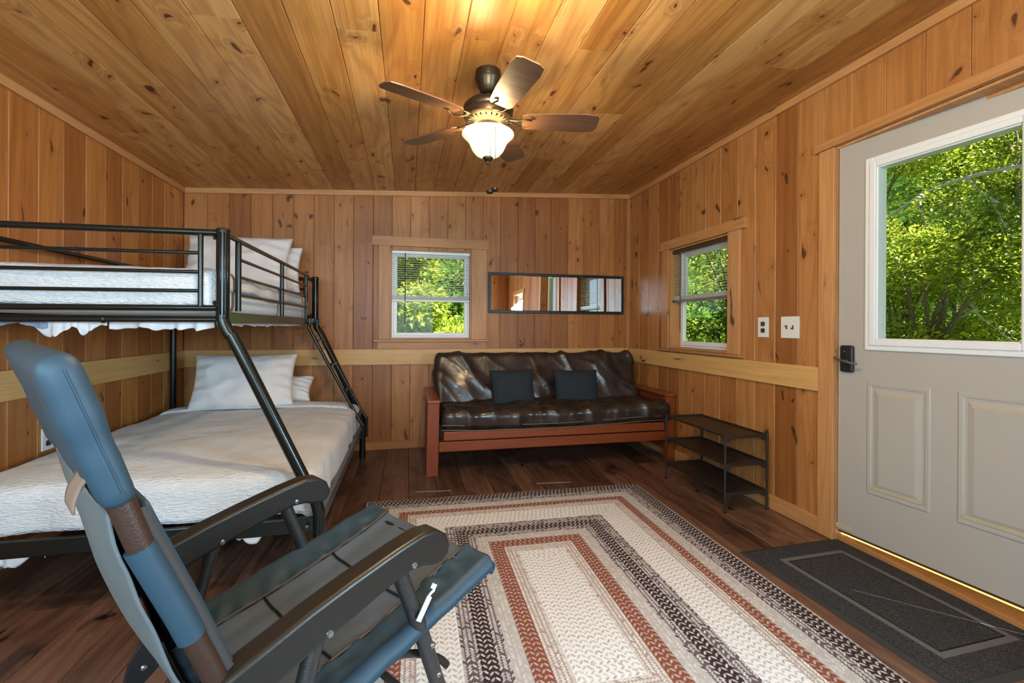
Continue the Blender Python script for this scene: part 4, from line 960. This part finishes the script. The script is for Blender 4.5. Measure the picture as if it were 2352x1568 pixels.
# ------------------------------------------------------------------ metal shelf rack
rk = empty('shoe_rack', (2.03, 2.745, 0), 0, 'low three-tier black metal rack beside the futon on the right wall', 'rack')
xa, xb, ya, yb = 1.885, 2.185, 2.42, 3.07
for x in (xa, xb):
    for y in (ya, yb):
        mb = MB(); mb.tube([(x, y, .004), (x, y, .472)], .0072, 10); lg = mb.build('leg', 'shelf', rk, smooth=True, angle=.7)
        mb = MB(); mb.lathe([(.0095, .0005), (.0095, .012), (.0075, .016)], (x, y, 0), 12); mb.build('foot', 'black', lg)
for z in (.470, .300, .124):
    mb = MB(); mb.box(xa+.010, xb-.010, ya+.004, yb-.004, z-.012, z-.009)
    mb.box(xa+.004, xa+.012, ya+.004, yb-.004, z-.014, z+.0)
    mb.box(xb-.012, xb-.004, ya+.004, yb-.004, z-.014, z+.0); sh = mb.build('shelf', 'shelf', rk, bevel=.0015)
    for y in (ya, yb):
        L_ = xb-xa; bot = []
        prof_ = [(0, 0), (L_, 0), (L_, -.042), (L_-.018, -.042)]
        for k in range(6):
            a = k/5*PI/2; prof_.append((L_-.018-.024*math.sin(a), -.042+.022*(1-math.cos(a))))
        for k in range(6):
            a = (1-k/5)*PI/2; prof_.append((.018+.024*math.sin(a), -.042+.022*(1-math.cos(a))))
        prof_.append((.018, -.042)); prof_.append((0, -.042))
        mb = MB(); mb.prism([(xa+p[0], z+p[1]) for p in prof_], y-.004, y+.004, 'Y'); mb.build('end_bracket', 'shelf', rk)

# ------------------------------------------------------------------ folding camp chair
ch = empty('camp_chair', (-.449, 1.030, 0), math.radians(37.37), 'blue padded folding camp chair with black armrests in the foreground', 'chair')
def cm(name, mb, mat, parent=ch, **k): return mb.build(name, mat, parent, local=True, **k)
def backs(z):   # s position of the back tube at height z
    pts = [(.36, .055), (.45, .035), (.565, -.004), (.70, -.055), (.86, -.120), (1.0, -.169), (1.12, -.208)]
    for (z0, s0), (z1, s1) in zip(pts[:-1], pts[1:]):
        if z <= z1: return s0+(s1-s0)*(z-z0)/(z1-z0)
    return pts[-1][1]
WN = .273
def seatz(s_): return .362+.228*s_
for sg in (-1, 1):
    w0 = sg*WN
    mb = MB(); mb.tube([(backs(z)-(.006 if z < .85 else .001), w0, z) for z in (.37, .45, .565, .70, .80, .87, .91)], .0165, 16, 3); bt = cm('back_tube', mb, 'brownslv', smooth=True)
    # blue sleeve over the tube
    mb = MB(); mb.tube([(backs(z)-.007, w0*1.0, z) for z in (.655, .70, .76, .815)], .0190, 16, 3); cm('fabric_sleeve', mb, 'blue', bt, smooth=True, angle=.9)
    mb = MB(); mb.tube([(.335, w0, .600), (.394, w0, .446), (.447, w0, .291), (.548, w0, .012)], .0175, 16); fl_ = cm('front_leg', mb, 'gunmetal', smooth=True, angle=.9)
    mb = MB(); mb.tube([(.552, w0, .0015), (.544, w0, .030)], .021, 14); cm('foot_cap', mb, 'black', fl_, smooth=True, angle=.8)
    mb = MB(); mb.tube([(.155, w0, .565), (.109, w0, .403), (.02, w0, .012)], .0170, 16); rl_ = cm('rear_leg', mb, 'gunmetal', smooth=True, angle=.9)
    mb = MB(); mb.tube([(.018, w0, .0015), (.024, w0, .030)], .020, 14); cm('foot_cap', mb, 'black', rl_, smooth=True, angle=.8)
    # armrest: curved moulded body
    top = [(-.035, .563), (.03, .586), (.13, .617), (.215, .638), (.317, .660), (.385, .671), (.425, .666), (.452, .646), (.463, .618), (.458, .598)]
    bot = [(.440, .586), (.415, .588), (.385, .598), (.350, .600), (.300, .590), (.215, .566), (.13, .542), (.03, .508), (-.035, .480)]
    poly = top+bot; n = len(poly); wi, wo = w0-.026, w0+.026
    mb = MB(); vs = [(p[0], wi, p[1]) for p in poly]+[(p[0], wo, p[1]) for p in poly]
    mb.add(vs, [tuple(range(n))[::-1], tuple(range(n, 2*n))]+[(i, (i+1) % n, n+(i+1) % n, n+i) for i in range(n)])
    ar = cm('armrest', mb, 'armplast', bevel=.008, bseg=3, smooth=True, angle=.7)
    for (bs, bz) in ((.164, .563), (.357, .612), (.0, .53)):
        mb = MB(); mb.lathe([(.003, -.0295), (.0065, -.0285), (.0075, -.0262), (.0075, .0262), (.0065, .0285), (.003, .0295)], (bs, w0, bz), 16, 'Y'); cm('rivet', mb, 'satin', ar, smooth=True, angle=.8)
    mb = MB(); mb.tube([(.03, w0, seatz(.03)-.004), (.32, w0*.97, seatz(.32)-.004), (.60, w0*.95, seatz(.60)-.004)], .0125, 12); cm('seat_tube', mb, 'gunmetal', smooth=True)
    mb = MB(); ms = sg*.016
    # flat folding bracket at the back joint
    mb.prism([(-.030, .270), (.005, .262), (.040, .290), (.072, .350), (.085, .400), (.055, .410), (.010, .372), (-.018, .330)], w0+ms-.003*sg, w0+ms+.006*sg, 'Y'); br = cm('folding_bracket', mb, 'black', bevel=.002)
    mb = MB(); mb.lathe([(.003, -.012), (.008, -.010), (.008, .010), (.003, .012)], (.012, w0+ms*1.3, .305), 14, 'Y'); cm('rivet', mb, 'satin', br, smooth=True)
    mb = MB(); mb.tube([(.33, w0-sg*.024, .405), (.40, w0-sg*.024, .375), (.47, w0-sg*.024, .325), (.50, w0-sg*.024, .29)], .009, 10, 3, .5); cm('link_bar', mb, 'black', smooth=True)
    for (bs, bz) in ((.418, .402), (.437, .325)):
        mb = MB(); mb.lathe([(.003, -.021), (.007, -.0185), (.007, .0185), (.003, .021)], (bs, w0, bz), 14, 'Y'); cm('rivet', mb, 'satin', fl_, smooth=True)
mb = MB(); mb.tube([(.505, -WN, .13), (.505, WN, .13)], .011, 12); cm('front_stretcher', mb, 'gunmetal', smooth=True)
mb = MB(); mb.tube([(.048, -WN, .13), (.048, WN, .13)], .011, 12); cm('rear_stretcher', mb, 'gunmetal', smooth=True)
mb = MB(); mb.tube([(.60, -WN*.95, seatz(.60)-.004), (.60, WN*.95, seatz(.60)-.004)], .0115, 12); cm('seat_front_tube', mb, 'gunmetal', smooth=True)
# seat: a sling with blue borders and grey centre panels
def seatp(s_, w_, lift=0):
    q = abs(w_)/.275; sag = -.032*max(0, 1-q**2.4)*math.sin(PI*min(1, max(0, (s_-.0)/.62)))**.6
    wr = .004*nz((s_*14, w_*10, 3))+.003*nz((s_*5, w_*26, 7))
    return (s_, w_, seatz(s_)+.012+sag+wr+lift)
mb = MB(); mb.grid(lambda a, b: seatp(.035+a*.585, -.180+b*.36), 60, 40); seat = cm('seat_panel', mb, 'bluedk', smooth=True, thick=.006)
for sg in (-1, 1):
    def bord(a, b):
        s_ = .035+a*.590; w_ = sg*(.176+b*.116)
        x, y, z = seatp(s_, w_); 
        if b > .80: z -= ((b-.80)/.20)**1.3*.028; w_ = sg*min(abs(w_), .288); y = w_
        z += .004*math.sin(s_*95+sg)*math.exp(-((b-.15)/.25)**2)+.003*nz((s_*22, b*2, sg))
        return (x, y, z+.004+.005*nz((s_*30, b*3, sg*3))*(1-b))
    mb = MB(); mb.grid(bord, 80, 14); bd = cm('seat_border', mb, 'blue', seat, smooth=True, thick=.007)
    mb = MB(); mb.tube([Vector(seatp(.035+k/40*.588, sg*.177, .008)) for k in range(41)], .0032, 6); cm('piping', mb, 'brownpipe', seat, smooth=True)
for s_ in (.24, .43):
    mb = MB(); mb.tube([Vector(seatp(s_, -.175+k/20*.35, .006)) for k in range(21)], .0028, 6); cm('seam', mb, 'black', seat, smooth=True)
mb = MB(); mb.grid(lambda a, b: (.622+.012*math.sin(a*PI), -.285+b*.57, seatp(.62, -.285+b*.57)[2]-.003-a*.035-.012*math.sin(PI*a)*0), 4, 30); cm('seat_front_hem', mb, 'blue', seat, smooth=True, thick=.004)
# backrest: padded head section, front panel, sagging rear sheet, webbing edge
tilt = math.atan2(.208-.120, 1.12-.86)
mt = Matrix.Translation((backs(.985), 0, .986)) @ Matrix.Rotation(-tilt, 4, 'Y')
def pad(p, n): return n*(.0015+.003*nz((p.x*12, p.y*9, p.z*9))+.003*nz((p.x*4, p.y*22, p.z*22)))
mb = MB(); rounded_box(mb, (0,0,0), (.041, .600, .222), .0185, .012, pad, mt); head = cm('headrest_pad', mb, 'blue', smooth=True)
for sg in (-1, 1):
    mb = MB(); mb.tube([mt @ Vector((.004, sg*(.3003+pad(Vector((.004, sg*.300, z)), Vector((0, 1, 0))).y), z)) for z in [-.09+.018*k for k in range(11)]], .0013, 6); cm('seam', mb, 'blue', head)
mb = MB(); mb.grid(lambda a, b: (backs(.40+a*.47)+.020+.004*a-.020*math.sin(PI*b)*math.sin(PI*a), -.262+b*.524, .40+a*.47), 30, 24); fp_ = cm('front_panel', mb, 'blue', smooth=True, thick=.010)
def rear(a, b):
    z = .36+a*.51; bulge = .042*math.sin(PI*min(1, a*1.0))**.9
    edge = .65+.35*math.sin(PI*b)
    return (backs(z)-.018-bulge*edge-.004*nz((z*14, b*3, 2)), -.272+b*.544, z)
mb = MB(); mb.grid(rear, 36, 24); cm('rear_panel', mb, 'greymesh', smooth=True, thick=.004)
for sg in (-1, 1):
    mb = MB(); mb.grid(lambda a, b: (backs(.42+a*.45)+.009+b*.014, sg*(.276-.004*b), .42+a*.45), 24, 2); cm('webbing_edge', mb, 'webbing', fp_, smooth=True, thick=.004)
mb = MB(); mb.grid(lambda a, b: (backs(.92)-.020-.005*math.sin(a*3)-.014*a, -.270+b*.07, .925-a*.045), 8, 4); cm('rear_strap', mb, 'tan', smooth=True, thick=.003)
# white lever on the near front leg
w0 = -WN-.0205
mb = MB(); mb.lathe([(.004, -.003), (.0085, -.003), (.0085, .003), (.004, .003)], (.375, w0, .492), 16, 'Y'); lv = cm('lever_pivot', mb, 'black', smooth=True, angle=.6)
mb = MB(); mt = Matrix.Translation((.375, w0-.005, .492)) @ Matrix.Rotation(-math.radians(52), 4, 'Y')
mb.box(-.010, .042, -.0012, .0012, -.0072, .0072, mat=mt); mb.tube([mt @ Vector(p) for p in [(.042, 0, .003), (.050, 0, .000), (.056, 0, -.004), (.062, 0, .004)]], .0030, 8, 3); mb.box(.057, .068, -.0012, .0012, -.006, .009, mat=mt)
cm('lever_tab', mb, 'whitetag', lv, bevel=.001)

# ------------------------------------------------------------------ outside: ground and vegetation
mb = MB()
def gr(u, v):
    x, y = -14+u*34, -12+v*32
    dist = max(0, x-6.5, y-7.8)
    return (x, y, -.45+.25*nz((x*.5, y*.5, 0))+dist*.75)
mb.grid(gr, 90, 90); struct(mb.build('ground', 'ground', smooth=True), 'undergrowth-covered ground rising behind the cabin')

def leaves(name, mat, parent, centers, n, size, seed, flat=.35):
    """centers: list of (x,y,z,rx,ry,rz) clumps; every leaf a folded, pointed blade"""
    g = np.random.default_rng(seed); C = np.array(centers); k = g.integers(0, len(C), n)
    d = g.normal(size=(n, 3)); d /= np.linalg.norm(d, axis=1)[:, None]; rad = g.uniform(.55, 1.0, n)**.6
    P = C[k, :3] + d*rad[:, None]*C[k, 3:]
    # leaves droop in sprays: direction outwards and slightly down
    a = d*[1, 1, .4] + g.normal(size=(n, 3))*.55; a[:, 2] -= .15; a /= np.linalg.norm(a, axis=1)[:, None]
    up = np.array([0, 0, 1.0]) + g.normal(size=(n, 3))*.55; b = np.cross(a, up); b /= np.linalg.norm(b, axis=1)[:, None]; c = np.cross(b, a)
    L_ = size*g.uniform(.6, 1.3, n)[:, None]; Wd = L_*.26
    v0 = P; v1 = P+a*L_*.45+b*Wd+c*Wd*.3; v2 = P+a*L_; v3 = P+a*L_*.45-b*Wd+c*Wd*.3
    V = np.stack([v0, v1, v2, v3], 1).reshape(-1, 3)
    me = bpy.data.meshes.new(name); me.vertices.add(4*n); me.vertices.foreach_set('co', V.ravel())
    fc = np.arange(4*n).reshape(n, 4); tri = np.concatenate([fc[:, [0, 1, 2]], fc[:, [0, 2, 3]]])
    me.loops.add(6*n); me.loops.foreach_set('vertex_index', tri.ravel().astype(np.int32))
    me.polygons.add(2*n); me.polygons.foreach_set('loop_start', np.arange(0, 6*n, 3, dtype=np.int32)); me.update(calc_edges=True); me.validate()
    at = me.attributes.new('rnd', 'FLOAT_COLOR', 'POINT'); rr = np.repeat(np.clip(g.normal(.5, .28, n)*.7+ g.uniform(0, 1, len(C))[k]*.3, 0, 1), 4)
    at.data.foreach_set('color', np.stack([rr, rr, rr, np.ones_like(rr)], 1).ravel())
    me.materials.append(M[mat]); o = bpy.data.objects.new(name, me); COL.objects.link(o)
    mw = MW[parent.name]; me.transform(mw.inverted()); o.parent = parent; return o

def tree(name, x, y, h, spread, nleaf, size, mat, label, cat, seed, lo=.2, bark='bark', clumps=26, trunks=2):
    root = empty(name, (x, y, -.5), 0, label, cat)
    g = random.Random(seed); cs = []
    mb = MB()
    for q in range(trunks):
        ax_ = g.uniform(-.25, .25)*spread; ay_ = g.uniform(-.25, .25)*spread
        mb.tube([(x, y, -.6), (x+ax_*.4, y+ay_*.4, h*.35), (x+ax_, y+ay_, h*.8)], [.032, .012], 8, 3)
    for k in range(clumps):
        f = k/clumps; z = lo+(h-lo)*g.random(); sp = spread*(1-.55*max(0, (z-lo)/(h-lo)-.3)); a = g.random()*2*PI; r_ = sp*g.random()**.5
        p = (x+r_*math.cos(a), y+r_*math.sin(a), z); q = g.uniform(.22, .42)*spread**.5
        cs.append((*p, q*1.3, q*1.3, q*.8))
        z0 = max(-.2, z-r_*.8-.2)
        if k % 2 == 0: mb.tube([(x, y, z0*.8), (x+.5*r_*math.cos(a), y+.5*r_*math.sin(a), (z0+z)/2+.05), p], [.016, .005], 6, 2)
    mb.build('branches', bark, root, smooth=True)
    leaves('foliage', mat, root, cs, nleaf, size, seed); return root
G = 'green trees and bushes outside'
tree('leafy_bush', 4.55, 3.15, 2.2, .75, 18000, .042, 'leaf', 'bright green leafy bush low outside the door glass', 'bush', 1, lo=-.2)
tree('leafy_tree', 5.3, 4.35, 3.6, 1.0, 34000, .042, 'leaf', 'tall bright green tree outside the door glass, left side', 'tree', 2, lo=-.1)
tree('leafy_tree', 6.1, 3.35, 4.3, 1.1, 34000, .042, 'leaf', 'tall sunlit tree outside the middle of the door glass', 'tree', 3, lo=0)
tree('leafy_tree', 5.4, 2.2, 4.0, .95, 34000, .042, 'leafd', 'deeper green tree outside the door glass, right side', 'tree', 4, lo=-.1)
tree('leafy_tree', 7.6, 4.9, 5.0, 1.4, 15000, .09, 'leafd', 'dark green tree standing farther back beyond the door', 'tree', 5, lo=.3)
tree('leafy_tree', 7.4, 2.6, 5.0, 1.3, 12000, .09, 'leafd', 'dark tree farther back behind the fallen trunk', 'tree', 15, lo=.3)
tree('leafy_tree', 5.0, 6.4, 3.6, 1.1, 16000, .08, 'leafd', 'green tree filling the right wall window', 'tree', 6, lo=-.1)
tree('leafy_tree', 6.5, 8.2, 4.6, 1.4, 12000, .09, 'leaf', 'tree beyond the one in the right wall window', 'tree', 7, lo=.2)
tree('leafy_bush', .25, 6.55, 2.5, .85, 15000, .085, 'leaf', 'bright leafy bush just outside the back window', 'bush', 8, lo=.0)
tree('leafy_tree', 1.3, 7.9, 3.6, 1.1, 14000, .09, 'leafd', 'dark green tree behind the bush outside the back window', 'tree', 9, lo=-.1)
tree('leafy_tree', -.9, 7.8, 3.6, 1.1, 13000, .09, 'leaf', 'light green tree left of the bush outside the back window', 'tree', 10, lo=-.1)
tree('leafy_bush', 5.05, 3.75, 1.9, .75, 18000, .042, 'leaf', 'round green bush low outside the left part of the door glass', 'bush', 21, lo=-.2)
tree('leafy_bush', 4.95, 2.45, 1.8, .75, 18000, .042, 'leaf', 'round green bush low outside the right part of the door glass', 'bush', 22, lo=-.2)
tree('sapling', 4.35, 2.93, 1.15, .20, 420, .07, 'leafy', 'small yellow-leaved sapling low outside the door glass', 'sapling', 12, lo=.55, clumps=9, trunks=1)
mb = MB(); mb.tube([(4.6, 4.0, 1.9), (4.6, 3.5, 2.25), (4.65, 3.0, 2.42), (4.8, 2.3, 2.40)], [.008, .018], 10, 5)
for a, b in (((4.62, 3.3, 2.32), (4.65, 3.1, 1.7)), ((4.65, 3.1, 1.7), (4.7, 2.95, 1.35)), ((4.65, 3.1, 1.72), (4.6, 3.3, 1.3)), ((4.66, 2.95, 2.41), (4.75, 2.7, 2.1)), ((4.7, 2.95, 1.35), (4.72, 2.75, 1.1)), ((4.65, 3.05, 1.62), (4.7, 3.35, 1.75)), ((4.66, 3.0, 1.5), (4.7, 2.65, 1.72)), ((4.66, 3.02, 1.8), (4.72, 2.72, 1.98)), ((4.62, 3.25, 2.05), (4.68, 3.5, 2.0)), ((4.7, 2.8, 2.2), (4.75, 2.62, 1.75)), ((4.7, 2.9, 1.3), (4.74, 3.15, 1.12)), ((4.72, 2.75, 1.1), (4.76, 2.55, .95))): mb.tube([a, ((a[0]+b[0])/2+.02, (a[1]+b[1])/2+.04, (a[2]+b[2])/2), b], [.012, .005], 7, 3)
o = mb.build('fallen_trunk', 'palebark', smooth=True); tag(o, 'pale bare trunk and branches arching through the leaves beyond the door', 'trunk')
